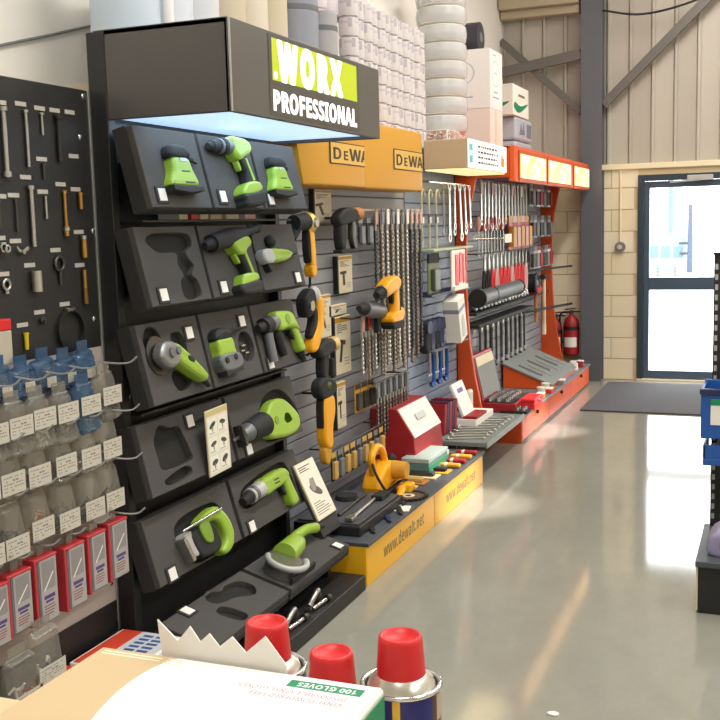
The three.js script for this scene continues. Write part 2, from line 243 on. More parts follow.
  sample('hose_clamp', 'large dark worm drive hose clamp ring', 'hose clamp', 2.795, 1.375, [['band', [new THREE.CylinderGeometry(.066, .066, .016, 40, 1, true).rotateX(Math.PI / 2).translate(0, -.068, .01), new THREE.CylinderGeometry(.063, .063, .016, 40, 1, true).rotateX(Math.PI / 2).translate(0, -.068, .01), new THREE.RingGeometry(.063, .066, 40).translate(0, -.068, .018)], M.darkSteel], ['screw_housing', [bx(.028, .012, .018, 0, -.001, .01, .003), cyl([.012, 0, .01], [.026, 0, .01], .0055, .0055, 8)], M.steelTool]]);
  sample('small_clip', 'tiny grey clip left of the hose clamp', 'clip', 2.664, 1.358, [['body', [ex(smooth([[-.012, -.004], [0, .004], [.014, -.002], [.008, -.016], [-.006, -.016]]), .012, 0, .002)], M.darkSteel], ['tongue', [bx(.006, .014, .006, 0, -.012, .014, .001)], M.darkSteel]]);
  sample('wall_plug', 'small yellow wall plug at the foot of the black board', 'wall plug', 2.581, 1.322, [['body', [cyl([0, 0, .008], [0, -.052, .008], .0075, .006, 10)], S(0xe0c11c, .5)], ['rim', [cyl([0, 0, .008], [0, -.005, .008], .009, .009, 10)], S(0xe0c11c, .5)]]);
  sample('adhesive_packet', 'small packet with red top at the left edge of the board', 'packet', 2.45, 1.24, [['body', [bx(.08, .10, .03, 0, .05, .017, .004)], S(0xb9b3a0, .6)], ['cap', [bx(.08, .034, .032, 0, .117, .017, .004)], M.red]]);

  // bags on the hooks
  const bagShape = (w, h) => { const g = new RoundedBoxGeometry(w, h, .062, 5, .024); const p = g.attributes.position; for (let i = 0; i < p.count; i++) { const t = (p.getY(i) + h / 2) / h; p.setZ(i, p.getZ(i) * (1 - .75 * t * t)); p.setX(i, p.getX(i) * (1 - .12 * t)); p.setZ(i, p.getZ(i) + .006 * Math.sin(p.getX(i) * 130 + p.getY(i) * 90) + .004 * Math.sin(p.getY(i) * 210 - p.getX(i) * 70)); } g.computeVertexNormals(); return g.translate(0, -h / 2, 0); };
  const bag = (label, d, y, w, h, ly, lh, clearM, cont, group, x = BX + .1, lw = 1) => {
    const t = wallThing('fixings_bag', label, 'bag', d, y, x, group);
    obj('bag', [bagShape(w, h)], clearM, t);
    const gs = []; for (let i = 0; i < 44; i++) { const px = rr(-w * .36, w * .36), py = -h + .014 + h * .5 * rnd() * rnd(), a = rr(0, 3.1); gs.push(cyl([px - .012 * Math.cos(a), py - .012 * Math.sin(a), rr(-.012, .012)], [px + .012 * Math.cos(a), py + .012 * Math.sin(a), rr(-.012, .012)], .0045, .0045, 6)); }
    const c = obj('contents', gs, cont, t); c.userData.kind = 'stuff';
    obj('label', [bx(w * .86 * lw, lh, .002, 0, ly - y, .033)], labelMat, t);
    obj('header', [bx(w * .55, .035, .004, 0, .012, 0)], clearM, t);
    return t;
  };
  const rows = [
    ['second hook row', 1.155, .165, 1.075, .058, [[2.83, 1.17, 1.094], [2.715, 1.15, 1.082], [2.60, 1.14, 1.078], [2.49, 1.145, 1.08], [2.385, 1.145, 1.074], [2.28, 1.145, 1.07]]],
    ['third hook row', 1.03, .16, .918, .062, [[2.815, 1.03, .921], [2.70, 1.02, .917], [2.575, 1.02, .92], [2.45, 1.03, .916], [2.335, 1.03, .92], [2.23, 1.03, .92]]],
    ['fourth hook row', .875, .16, .748, .060, [[2.815, .87, .750], [2.705, .865, .748], [2.575, .87, .746], [2.45, .87, .755], [2.335, .86, .735], [2.23, .86, .735]]]];
  const places = ['rightmost', 'second from right', 'third from right', 'fourth from right', 'fifth from right', 'leftmost visible'];
  const conts = [M.darkSteel, M.brass, M.black, M.steelTool, M.darkSteel, M.black];
  rows.forEach(([rn, yy, h, ly, lh, list], r) => list.forEach(([d, y, l], i) => bag(`${places[i]} clear bag with white label in the ${rn}`, d, y, .115, h, l, lh, r === 0 && i === 1 ? M.clearBlue : M.clear, conts[(i + r * 2) % 6], 'clear bags of fixings on the board')));
  for (let i = 0; i < 6; i++) bag(`${places[i]} blue tinted bag in the top row under the black board`, 2.80 - i * .1, 1.245 - (i % 2) * .012, .10, .11, 1.17, .03, M.clearBlue, conts[i], 'blue tinted bags of fixings', BX + .045, .5);
  for (const [d, y, nm] of [[2.40, .47, 'left'], [2.29, .43, 'far left']]) bag(`low clear bag of white plugs above the skirting, ${nm}`, d, y, .14, .2, y - .13, .05, M.clear, M.white, 'low bags of white plugs', BX + .14);
  // red edged blister packs
  const packPrint = paint(96, 200, (g, w, h) => { g.fillStyle = '#a9a3a0'; g.fillRect(0, 0, w, h); g.fillStyle = '#8f8b8b'; g.fillRect(10, 10, w - 20, 90); g.fillStyle = '#e6e2de'; g.save(); g.translate(48, 76); g.rotate(-.75); g.fillRect(-38, -3, 76, 6); g.restore(); g.fillStyle = '#5a4680'; g.fillRect(16, 118, 64, 12); g.fillRect(24, 134, 46, 8); g.fillStyle = '#8c3b46'; for (let i = 0; i < 4; i++) g.fillRect(14, 150 + i * 9, 40 + rnd() * 28, 3); });
  const packMat = S(0xffffff, .25, 0, { map: packPrint });
  [[2.837, .672, .105, .195], [2.72, .665, .095, .19], [2.605, .66, .10, .20], [2.465, .665, .10, .205], [2.348, .655, .10, .18], [2.25, .645, .10, .18]].forEach(([d, y, w, h], i) => {
    const t = wallThing('blister_pack', `${places[i]} red edged blister pack in the lowest row`, 'blister pack', d, y, BX + .1, 'red edged blister packs');
    obj('case', [bx(w - .012, h, .04, .006, -h / 2, 0, .006)], M.greyPlastic, t);
    obj('front_print', [new THREE.PlaneGeometry(w - .024, h - .012).translate(.007, -h / 2, .0212)], packMat, t);
    obj('red_edge', [bx(.012, h + .004, .046, -w / 2, -h / 2, 0, .004), bx(w, .010, .046, 0, -.004, 0, .004)], S(0xc0343c, .45), t, 'red edge');
    obj('hanger', [bx(.03, .04, .003, 0, .022, 0)], M.clear, t);
  });
  // flat boxes on the base deck
  const boxPrint = paint(256, 128, (g, w, h) => { g.fillStyle = '#c9ccd0'; g.fillRect(0, 0, w, h); g.fillStyle = '#d8492f'; g.fillRect(0, 0, w, 44); g.fillStyle = '#3a5b8f'; for (let i = 0; i < 9; i++) g.fillRect(14 + i * 26, 58, 15, 52); g.fillStyle = '#c9ccd0'; g.fillRect(0, 80, w, 6); });
  [[2.80, -2.0, .3, 'right of the'], [2.52, -2.02, .22, 'under the left']].forEach(([d, x, w, s], i) => {
    const t = wallThing('flat_carton', i ? 'flat carton with red top lying under the left end of the board' : 'flat red, white and blue carton lying beside the black tool stand', 'carton', d, .2, x);
    obj('carton', [span(-w / 2, w / 2, .001, .045, -.1, .14, .004)], M.paper, t); obj('top_print', [new THREE.PlaneGeometry(w - .01, .22).rotateX(-Math.PI / 2).translate(0, .0465, .02)], S(0xffffff, .5, 0, { map: boxPrint }), t);
  });
}
// ---------- black power tool stand ----------
const ROWS = [[-1.905, 1.692, -1.972, 1.968], [-1.924, 1.364, -1.988, 1.637], [-1.937, 1.03, -2.001, 1.31], [-1.962, .71, -2.02, .965], [-1.95, .395, -2.018, .632], [-1.75, .205, -1.97, .27]];
const SLOPE = ROWS.map(([xb, yb, xt, yt]) => ({ xb, yb, len: Math.hypot(xt - xb, yt - yb), tilt: -Math.atan2(xb - xt, yt - yb) }));
// a group standing in the plane of tray row i: local x = distance, y up the slope, z out of the foam
function onTray(o, i, u, v, n = 0) {
  const s = SLOPE[i], c = Math.cos(s.tilt), k = Math.sin(s.tilt);
  o.rotation.order = 'YXZ'; o.rotation.set(s.tilt, Math.PI / 2, 0);
  o.position.set(s.xb + k * v + c * n, s.yb + c * v - k * n, -u); return o;
}
{
  const st = wallThing('tool_stand', 'tall black power tool display stand with lit canopy and bright green logo', 'display stand', 0, 0, 0);
  obj('back_panel', [span(2.985, 4.24, .02, 2.27, -2.135, -2.11, .003)], M.standBlack, st);
  obj('side_post', [span(2.98, 3.02, .02, 2.27, -2.135, -2.065, .004)], M.standBlack, st); obj('side_post', [span(4.2, 4.24, .02, 1.98, -2.135, -2.065, .004)], M.standBlack, st);
  SLOPE.slice(0, 5).forEach((s, i) => { for (const d of [3.1, 3.55, 4.08]) obj('bracket', [span(d - .012, d + .012, s.yb + .03, s.yb + .16, -2.12, s.xb - .085)], M.black, st); });
  obj('shelf', [span(3.03, 4.19, 1.648, 1.656, -2.11, -1.985)], M.black, st); obj('shelf', [span(3.03, 4.19, .985, .993, -2.11, -2.03)], M.black, st);
  obj('base', [span(2.98, 4.21, 0, .07, -2.13, -1.685, .006)], M.standBlack, st);
  obj('base_riser', [span(3.0, 4.19, .07, .19, -2.12, -1.95)], M.black, st);
  for (const d of [3.05, 3.6, 4.12]) obj('tray_support', [span(d, d + .03, .07, .14, -1.96, -1.83)], M.black, st);
  // canopy: shell with a lit panel under it
  const cn = obj('canopy', [span(2.985, 4.31, 2.255, 2.275, -2.11, -1.61, .004), span(2.985, 4.31, 1.985, 2.275, -1.625, -1.605, .004), span(2.985, 3.003, 1.985, 2.275, -2.11, -1.61, .004), span(4.292, 4.31, 1.985, 2.275, -2.11, -1.61, .004)], M.canopy, st);
  obj('corner_trim', [span(2.983, 2.989, 1.985, 2.275, -1.608, -1.602, .001)], M.edge, cn);
  const sign = paint(1024, 340, (g, w, h) => {
    g.fillStyle = '#4a4846'; g.fillRect(0, 0, w, h);
    g.fillStyle = '#b7c812'; g.fillRect(30, 14, 960, 178);
    g.fillStyle = '#ffffff'; g.save(); g.translate(92, 180); g.scale(.95, 1.0); g.font = 'bold 214px sans-serif'; g.lineWidth = 26; g.lineJoin = 'round'; g.strokeStyle = '#ffffff'; let x = 0; for (const [ch, ad] of [['W', 214], ['O', 168], ['R', 160], ['X', 150]]) { g.fillText(ch, x, 0); g.strokeText(ch, x, 0); x += ad + 20; } g.restore();
    g.beginPath(); g.arc(62, 168, 17, 0, 7); g.fill();
    g.save(); g.translate(22, 318); g.font = 'bold 116px sans-serif'; g.strokeStyle = '#fff'; g.lineWidth = 6; const tw = g.measureText('PROFESSIONAL').width; g.scale(960 / tw, 1); g.fillText('PROFESSIONAL', 0, 0); g.strokeText('PROFESSIONAL', 0, 0); g.restore();
  });
  const glow = paint(1024, 340, (g, w, h) => {
    g.fillStyle = '#000'; g.fillRect(0, 0, w, h); g.fillStyle = '#6c780a'; g.fillRect(30, 14, 960, 178);
    g.fillStyle = '#ffffff'; g.save(); g.translate(92, 180); g.scale(.95, 1.0); g.font = 'bold 214px sans-serif'; g.lineWidth = 26; g.lineJoin = 'round'; g.strokeStyle = '#ffffff'; let x = 0; for (const [ch, ad] of [['W', 214], ['O', 168], ['R', 160], ['X', 150]]) { g.fillText(ch, x, 0); g.strokeText(ch, x, 0); x += ad + 20; } g.restore();
    g.beginPath(); g.arc(62, 168, 17, 0, 7); g.fill();
    g.save(); g.translate(22, 318); g.font = 'bold 116px sans-serif'; g.strokeStyle = '#fff'; g.lineWidth = 6; const tw = g.measureText('PROFESSIONAL').width; g.scale(960 / tw, 1); g.fillText('PROFESSIONAL', 0, 0); g.strokeText('PROFESSIONAL', 0, 0); g.restore();
  });
  obj('sign_face', [new THREE.PlaneGeometry(.82, .268).translate(3.665, 2.132, -1.6035)], S(0xffffff, .4, 0, { map: sign, emissive: 0xffffff, emissiveMap: glow, emissiveIntensity: .75 }), cn, 'backlit white lettering on bright green');
  obj('light_panel', [span(3.005, 4.29, 2.0, 2.012, -2.108, -1.627)], S(0xe8f2ff, .5, 0, { emissive: 0xb9dcff, emissiveIntensity: .95 }), cn, 'pale blue lit panel');
  const l = new THREE.RectAreaLight(0xcfe6ff, 3.2, 1.25, .45); l.position.set(-1.87, 1.99, -3.65); l.rotation.set(-Math.PI / 2, 0, Math.PI / 2); scene.add(l);
}
const COLS3 = [[2.97, 3.372], [3.384, 3.782], [3.794, 4.2]], COLS2 = [[2.97, 3.572], [3.59, 4.2]];
const priceCard = M.paper;
function tray(i, c, label, cards, holes = [], extra) {
  const [a, b] = (i < 3 ? COLS3 : COLS2)[c], s = SLOPE[i], L = s.len;
  const t = onTray(new THREE.Group(), i, a, 0); t.name = numbered('display_tray'); scene.add(t); tag(t, label, 'display tray', null);
  const w = b - a, th = i === 5 ? .05 : .075;
  obj('foam', [ex([[.004, .004], [w - .004, .004], [w - .004, L - .004], [.004, L - .004]], .026, -.026, .003, holes.map((h) => (h.getPoints ? h : shift(h, a, 0))))], M.foam, t);
  obj('body', [span(0, w, 0, L, -th, -.0262)], M.trayBody, t);
  obj('recess_floor', [span(.01, w - .01, .01, L - .01, -.0261, -.024)], M.foamDark, t);
  for (const [u, v] of cards) { const p = obj('card_holder', [bx(.066, .058, .006, u - a, v, .003, .002)], M.trayBody, t); obj('price_card', [bx(.044, .042, .002, u - a, v, .0068)], priceCard, p, 'white price card'); }
  return t;
}
const sm = (pts, a) => smooth(shift(pts, a, 0));
tray(0, 0, 'grey foam tray at the top left of the black stand', [[3.043, .046]]);
tray(0, 1, 'grey foam tray in the middle of the top row', [[3.457, .046]]);
tray(0, 2, 'grey foam tray at the right end of the top row', [[3.85, .04]]);
tray(1, 0, 'grey foam tray with an empty drill shaped cut-out', [[3.05, .04]], [sm([[3.03, .225], [3.07, .25], [3.2, .255], [3.31, .245], [3.318, .205], [3.27, .185], [3.275, .16], [3.30, .13], [3.27, .10], [3.30, .075], [3.305, .025], [3.25, .012], [3.19, .02], [3.185, .075], [3.215, .10], [3.195, .14], [3.2, .18], [3.12, .185], [3.08, .19]], 2.97)]);
tray(1, 1, 'grey foam tray holding the long black headed drill', [[3.466, .04]]);
tray(1, 2, 'grey foam tray at the right end of the second row', [[4.12, .04]]);
tray(2, 0, 'grey foam tray behind the green angle grinder', [[3.291, .224]], [smooth(shift(circle(3.055, .215, .055, 12), 2.97, 0)), sm([[3.17, .225], [3.23, .235], [3.26, .2], [3.255, .15], [3.2, .16]], 2.97), sm([[3.12, .09], [3.17, .105], [3.24, .06], [3.2, .03], [3.14, .035]], 2.97)]);
tray(2, 1, 'grey foam tray behind the small green sander with a plug', [[3.698, .228]], [smooth(shift(circle(3.695, .125, .062, 14), 3.384, 0))]);
tray(2, 2, 'grey foam tray holding the green hammer drill', [[3.854, .034]]);
tray(3, 0, 'wide grey foam tray with a tall empty cut-out', [[3.305, .215]], [sm([[3.06, .19], [3.11, .235], [3.17, .215], [3.23, .21], [3.25, .17], [3.27, .11], [3.26, .075], [3.08, .08], [3.06, .13]], 2.97), sm([[3.07, .045], [3.2, .065], [3.25, .05], [3.23, .025], [3.1, .02]], 2.97)]);
tray(3, 1, 'wide grey foam tray behind the green reciprocating saw', [[3.68, .028]], [sm([[3.85, .16], [3.94, .215], [4.08, .21], [4.185, .11], [4.15, .02], [3.95, .015], [3.83, .04]], 3.59)]);
tray(4, 0, 'wide grey foam tray behind the green jigsaw', [[3.055, .028]], [sm([[3.14, .14], [3.2, .19], [3.4, .195], [3.47, .17], [3.51, .08], [3.44, -.0 + .012], [3.2, .022]], 2.97)]);
tray(4, 1, 'wide grey foam tray behind the green corded drill', [[3.66, .03]], [sm([[3.64, .13], [3.7, .19], [4.0, .215], [4.09, .19], [4.115, .06], [4.0, .02], [3.95, .12], [3.7, .10]], 3.59)]);
tray(5, 0, 'flat grey foam tray with an empty saw shaped cut-out at the foot', [[3.12, .20]], [sm([[3.25, .19], [3.30, .225], [3.36, .195], [3.40, .205], [3.48, .19], [3.5, .13], [3.44, .09], [3.36, .13], [3.27, .15]], 2.97), sm([[3.2, .12], [3.26, .13], [3.28, .04], [3.22, .03]], 2.97)]);
tray(5, 1, 'flat grey foam tray under the green circular saw', [[4.13, .035]]);

// a tool lying in a tray: parts are lists of geometries in (distance, slope, out) measured from u0, v0
function tool(name, label, category, i, u0, v0, build, n = 0) {
  const t = onTray(new THREE.Group(), i, u0 - (i < 5 ? .038 : .02), v0 - .008, n - (i < 5 ? .014 : 0)); t.scale.setScalar(i === 0 && name === 'palm_sander' ? .86 : .95); t.name = numbered(name); scene.add(t); tag(t, label, category);
  const P = (pts) => shift(pts, u0, v0), A = (u, v, z) => [u - u0, v - v0, z];
  const part = (nm, g, m, par = t, lab) => obj(nm, g, m, par, lab);
  build(part, P, A, t); return t;
}
const logoMat = S(0x20221c, .5);
const sander = (cord) => (part, P, A) => {
  part('body', [ex(smooth(P([[3.15, .185], [3.21, .192], [3.27, .185], [3.285, .14], [3.31, .085], [3.29, .07], [3.2, .068], [3.11, .072], [3.105, .09], [3.135, .13]])), .06, 0, .016, null, 3)], M.lime);
  part('base_plate', [ex(P([[3.09, .072], [3.325, .07], [3.325, .05], [3.21, .04], [3.095, .05]]), .066, 0, .004)], M.rubber);
  part('top_knob', [ex(smooth(P([[3.14, .188], [3.142, .22], [3.17, .24], [3.25, .238], [3.285, .215], [3.283, .188], [3.21, .182]])), .066, 0, .02, null, 3)], M.rubber);
  part('dust_port', [cyl(A(3.28, .2, .03), A(3.335, .19, .03), .017, .014)], M.rubber);
  part('vent', [bx(.06, .005, .002, .02, .0, .0605)], logoMat); part('vent', [bx(.07, .006, .002, .035, -.045, .0605)], logoMat);
  part('badge', [bx(.05, .014, .002, .02, .047, .0605)], M.paleGrey);
  if (cord) part('cord_sleeve', [cyl(A(3.27, .197, .03), A(3.37, .178, .03), .008, .006)], M.rubber);
};
tool('palm_sander', 'green palm sander with black knob and cord stub, top left tray', 'sander', 0, 3.2, .13, sander(true));
tool('palm_sander', 'green palm sander with black knob at the right end of the top row', 'sander', 0, 3.97, .13, (part, P, A) => sander(false)(part, (pts) => shift(pts, 3.2, .13), (u, v, z) => [u - 3.2, v - .13, z]));
tool('cordless_drill', 'green cordless drill with dark battery in the top row', 'drill', 0, 3.62, .14, (part, P, A) => {
  part('chuck', [cyl(A(3.44, .243, .035), A(3.465, .244, .035), .012, .02), cyl(A(3.465, .244, .035), A(3.515, .247, .035), .022, .027)], M.rubber);
  part('gear_housing', [cyl(A(3.515, .247, .035), A(3.60, .25, .035), .031, .034)], M.toolGrey);
  part('torque_ring', [cyl(A(3.535, .2475, .035), A(3.56, .2485, .035), .035, .035, 20)], M.rubber);
  part('motor_body', [ex(smooth(P([[3.595, .285], [3.66, .287], [3.73, .278], [3.75, .25], [3.735, .222], [3.69, .208], [3.63, .19], [3.60, .212], [3.59, .25]])), .07, 0, .02, null, 3)], M.lime);
  part('rear_cap', [cyl(A(3.735, .25, .035), A(3.757, .25, .035), .026, .02)], M.rubber);
  part('handle', [ex(smooth(P([[3.635, .215], [3.70, .215], [3.725, .16], [3.735, .10], [3.70, .09], [3.66, .095], [3.665, .14]])), .05, .01, .014, null, 3)], M.rubber);
  part('handle_stripe', [ex(P([[3.675, .2], [3.69, .2], [3.718, .11], [3.70, .105]]), .01, .053, .003)], M.lime);
  part('trigger', [ex(smooth(P([[3.625, .19], [3.645, .19], [3.65, .155], [3.635, .155]])), .024, .023, .004)], M.lime);
  part('battery_foot', [ex(smooth(P([[3.65, .10], [3.74, .105], [3.76, .075], [3.70, .055], [3.60, .045], [3.595, .07]])), .064, .003, .01)], M.lime);
  part('battery', [ex(smooth(P([[3.59, .05], [3.70, .062], [3.76, .07], [3.765, .03], [3.74, .008], [3.60, .0], [3.585, .025]])), .07, 0, .012)], M.rubber);
});
tool('impact_drill', 'green cordless drill with a long black head, second row', 'drill', 1, 3.63, .13, (part, P, A) => {
  part('chuck', [cyl(A(3.40, .208, .035), A(3.45, .215, .035), .014, .026)], M.rubber);
  part('head', [cyl(A(3.45, .215, .035), A(3.60, .235, .035), .036, .04, 18), cyl(A(3.60, .235, .035), A(3.73, .25, .035), .04, .03, 18)], M.rubber);
  part('side_handle', [cyl(A(3.72, .25, .04), A(3.85, .268, .04), .018, .017), ball(...A(3.855, .269, .04), .02)], M.rubber);
  part('motor_body', [ex(smooth(P([[3.575, .215], [3.63, .232], [3.72, .235], [3.735, .20], [3.69, .18], [3.66, .16], [3.61, .165]])), .066, .002, .014, null, 3)], M.lime);
  part('handle', [ex(smooth(P([[3.61, .185], [3.68, .18], [3.705, .12], [3.715, .075], [3.67, .065], [3.645, .12]])), .048, .01, .014, null, 3)], M.rubber);
  part('handle_stripe', [ex(P([[3.655, .175], [3.675, .175], [3.705, .085], [3.685, .08]]), .01, .052, .003)], M.lime);
  part('trigger', [ex(smooth(P([[3.60, .165], [3.62, .165], [3.635, .13], [3.617, .132]])), .024, .022, .004)], M.lime);
  part('battery_foot', [ex(smooth(P([[3.62, .08], [3.72, .082], [3.735, .055], [3.67, .04], [3.59, .035], [3.59, .055]])), .06, .004, .01)], M.lime);
  part('battery', [ex(smooth(P([[3.575, .04], [3.735, .05], [3.745, .012], [3.70, -.003], [3.58, .0]])), .066, 0, .012)], M.rubber);
});
tool('polisher', 'small green tool with pale head and black knob, right end of second row', 'polisher', 1, 3.97, .14, (part, P, A) => {
  part('head', [ex(smooth(P([[3.825, .16], [3.85, .178], [3.92, .175], [3.93, .13], [3.90, .115], [3.84, .12]])), .055, 0, .014, null, 3)], M.paleGrey);
  part('body', [ex(smooth(P([[3.915, .175], [3.99, .178], [4.085, .168], [4.115, .15], [4.08, .128], [3.99, .118], [3.92, .122]])), .055, 0, .018, null, 3)], M.lime);
  part('knob', [cyl(A(3.95, .178, .028), A(3.95, .195, .028), .012), ball(...A(3.955, .212, .03), .028)], M.rubber);
  part('foot', [ex(smooth(P([[3.86, .12], [3.91, .12], [3.9, .085], [3.87, .08]])), .04, .006, .006)], M.rubber);
  part('tail', [cyl(A(4.105, .15, .028), A(4.185, .155, .028), .013, .009)], M.rubber);
});
tool('angle_grinder', 'green angle grinder with silver guard lying diagonally in its tray', 'angle grinder', 2, 3.2, .13, (part, P, A, t) => {
  part('guard', [cyl(A(3.095, .178, -.012), A(3.095, .178, .02), .072, .072, 32)], M.darkSteel);
  part('gear_head', [ex(smooth(P([[3.045, .17], [3.075, .215], [3.13, .222], [3.17, .20], [3.18, .16], [3.14, .128], [3.09, .125]])), .05, .018, .016, null, 3)], S(0x8b8c8c, .35, .6));
  part('spindle_lock', [cyl(A(3.11, .178, .066), A(3.11, .178, .076), .02, .017, 20), cyl(A(3.155, .18, .06), A(3.155, .18, .074), .016, .014, 16)], M.toolGrey);
  part('body', [ex(smooth(P([[3.15, .205], [3.185, .205], [3.25, .155], [3.325, .085], [3.335, .06], [3.315, .045], [3.27, .065], [3.19, .115], [3.155, .145]])), .062, .004, .02, null, 3)], M.lime);
  part('switch', [ex(smooth(P([[3.22, .155], [3.25, .14], [3.245, .125], [3.215, .14]])), .008, .062, .003)], M.rubber);
  part('tail', [cyl(A(3.318, .065, .034), A(3.36, .022, .034), .017, .009)], M.rubber);
});
tool('orbital_sander', 'small green sander with grey base beside a black plug', 'sander', 2, 3.53, .12, (part, P, A) => {
  part('top_knob', [ex(smooth(P([[3.45, .185], [3.455, .215], [3.49, .232], [3.545, .23], [3.575, .212], [3.575, .185], [3.51, .178]])), .062, 0, .02, null, 3)], M.rubber);
  part('body', [ex(smooth(P([[3.455, .185], [3.51, .19], [3.57, .185], [3.575, .14], [3.57, .115], [3.46, .115], [3.45, .14]])), .06, 0, .014, null, 3)], M.lime);
  part('base', [ex(smooth(P([[3.44, .12], [3.52, .128], [3.60, .118], [3.61, .075], [3.56, .055], [3.455, .06]])), .062, 0, .01, null, 2)], M.toolGrey);
  part('base_pad', [ex(P([[3.455, .06], [3.60, .068], [3.60, .048], [3.46, .038]]), .06, 0, .003)], M.rubber);
  part('screw_cap', [cyl(A(3.475, .10, .06), A(3.475, .10, .067), .012), cyl(A(3.55, .105, .06), A(3.55, .105, .067), .012)], M.rubber);
  part('cord_sleeve', [cyl(A(3.57, .205, .03), A(3.70, .215, .03), .009, .007)], M.rubber);
});
tool('mains_plug', 'black mains plug with bright pins lying in the round recess', 'plug', 2, 3.695, .125, (part) => {
  part('plug_body', [ex(smooth([[-.045, .0], [-.02, .035], [.03, .03], [.045, -.005], [.02, -.035], [-.025, -.035]]), .028, -.018, .008)], M.rubber);
  part('pin', [bx(.03, .007, .012, .005, .016, .016, .001)], M.chrome); part('pin', [bx(.03, .007, .012, -.008, -.004, .016, .001)], M.chrome); part('pin', [bx(.028, .007, .012, .022, -.016, .016, .001)], M.chrome);
});
tool('hammer_drill', 'green pistol shaped hammer drill in the right tray of the third row', 'drill', 2, 4.02, .15, (part, P, A) => {
  part('chuck', [cyl(A(3.815, .195, .035), A(3.86, .198, .035), .016, .026), cyl(A(3.86, .198, .035), A(3.92, .203, .035), .036, .038)], M.rubber);
  part('gear_housing', [cyl(A(3.915, .203, .035), A(3.975, .207, .035), .036, .036, 18)], M.toolGrey);
  part('body', [ex(smooth(P([[3.965, .245], [4.04, .25], [4.115, .238], [4.14, .2], [4.155, .15], [4.11, .16], [4.06, .168], [3.97, .168]])), .07, 0, .02, null, 3)], M.lime);
  part('badge', [cyl(A(4.05, .21, .068), A(4.05, .21, .073), .024, .022, 20)], M.limeDark);
  part('handle', [ex(smooth(P([[4.10, .18], [4.145, .195], [4.17, .13], [4.19, .065], [4.165, .05], [4.14, .06], [4.125, .12]])), .052, .008, .016, null, 3)], M.lime);
  part('tail', [cyl(A(4.168, .055, .034), A(4.182, .005, .034), .02, .012)], M.rubber);
  part('trigger', [ex(smooth(P([[4.09, .155], [4.115, .15], [4.125, .115], [4.105, .12]])), .024, .022, .004)], M.rubber);
  part('side_handle', [cyl(A(3.885, .165, .04), A(3.875, .04, .04), .022, .02, 16)], M.toolGrey);
  part('depth_stop', [cyl(A(3.975, .165, .035), A(4.0, .055, .035), .022, .018, 14)], M.rubber);
});
tool('reciprocating_saw', 'green reciprocating saw with loop handle and dark nose', 'saw', 3, 3.9, .1, (part, P, A) => {
  const h = shift([[3.985, .10], [4.02, .142], [4.075, .13], [4.095, .075], [4.02, .062]], 3.9, .1);
  part('handle', [ex(smooth(P([[3.825, .10], [3.86, .145], [3.94, .195], [4.05, .19], [4.14, .125], [4.165, .08], [4.14, .035], [4.05, .02], [3.93, .03], [3.85, .05]])), .062, 0, .018, [smooth(h)], 3)], M.lime);
  part('badge', [cyl(A(3.93, .11, .06), A(3.93, .11, .065), .02, .018, 18)], M.limeDark);
  part('motor', [cyl(A(3.71, .105, .034), A(3.85, .112, .034), .045, .055, 20)], M.rubber);
  part('nose', [cyl(A(3.65, .10, .034), A(3.71, .105, .034), .026, .042, 16)], M.toolGrey);
  part('shoe', [ex(P([[3.625, .145], [3.645, .145], [3.65, .06], [3.63, .055]]), .06, .0, .003), bx(.05, .012, .012, -.255, .035, .04, .002)], M.darkSteel);
  part('blade', [ex(P([[3.545 + .03, .10], [3.64, .108], [3.64, .092], [3.58, .09]]), .003, .032, 0)], M.steelTool);
});
tool('jigsaw', 'green jigsaw with loop handle and bright guide rod', 'jigsaw', 4, 3.35, .1, (part, P, A) => {
  part('motor', [ex(smooth(P([[3.22, .145], [3.36, .15], [3.40, .10], [3.39, .035], [3.27, .03], [3.23, .06]])), .06, 0, .014, null, 3)], M.rubber);
  part('handle', [ex(smooth(P([[3.29, .17], [3.38, .192], [3.44, .19], [3.49, .14], [3.505, .07], [3.47, .015], [3.405, .0], [3.385, .025], [3.43, .05], [3.44, .085], [3.42, .13], [3.37, .148], [3.30, .14]])), .062, .004, .018, null, 3)], M.lime);
  part('body', [ex(smooth(P([[3.27, .155], [3.33, .165], [3.345, .11], [3.33, .075], [3.285, .09]])), .012, .056, .004)], M.limeDark);
  part('gear_head', [ex(smooth(P([[3.165, .14], [3.20, .15], [3.255, .14], [3.26, .08], [3.235, .05], [3.19, .06], [3.17, .10]])), .05, .004, .01, null, 2)], M.paleGrey);
  part('shoe', [ex(P([[3.155, .135], [3.175, .14], [3.20, .045], [3.18, .04]]), .06, 0, .003)], M.steelTool);
  part('guide_rod', [cyl(A(3.14, .168, .072), A(3.44, .178, .072), .006, .006, 10)], M.chrome);
});
tool('corded_drill', 'green corded drill with silver gear case above the circular saw', 'drill', 4, 3.85, .13, (part, P, A) => {
  part('chuck', [cyl(A(3.65, .148, .032), A(3.715, .155, .032), .018, .03)], M.rubber);
  part('gear_housing', [cyl(A(3.715, .155, .032), A(3.82, .163, .032), .034, .038, 18)], M.paleGrey);
  part('collar', [cyl(A(3.735, .156, .032), A(3.755, .158, .032), .039, .039, 20)], M.toolGrey);
  part('body', [ex(smooth(P([[3.815, .195], [3.90, .205], [4.0, .21], [4.05, .2], [4.07, .165], [4.02, .14], [3.92, .132], [3.82, .13]])), .064, 0, .018, null, 3)], M.lime);
  part('handle', [ex(smooth(P([[4.0, .19], [4.06, .185], [4.085, .11], [4.1, .04], [4.06, .025], [4.03, .04], [4.02, .11]])), .052, .006, .016, null, 3)], M.lime);
  part('vent', [bx(.05, .006, .003, .08, .045, .063)], logoMat); part('vent', [bx(.05, .006, .003, .08, .03, .063)], logoMat);
  part('trigger', [ex(smooth(P([[3.985, .14], [4.01, .14], [4.02, .09], [4.0, .095]])), .024, .02, .004)], M.rubber);
});
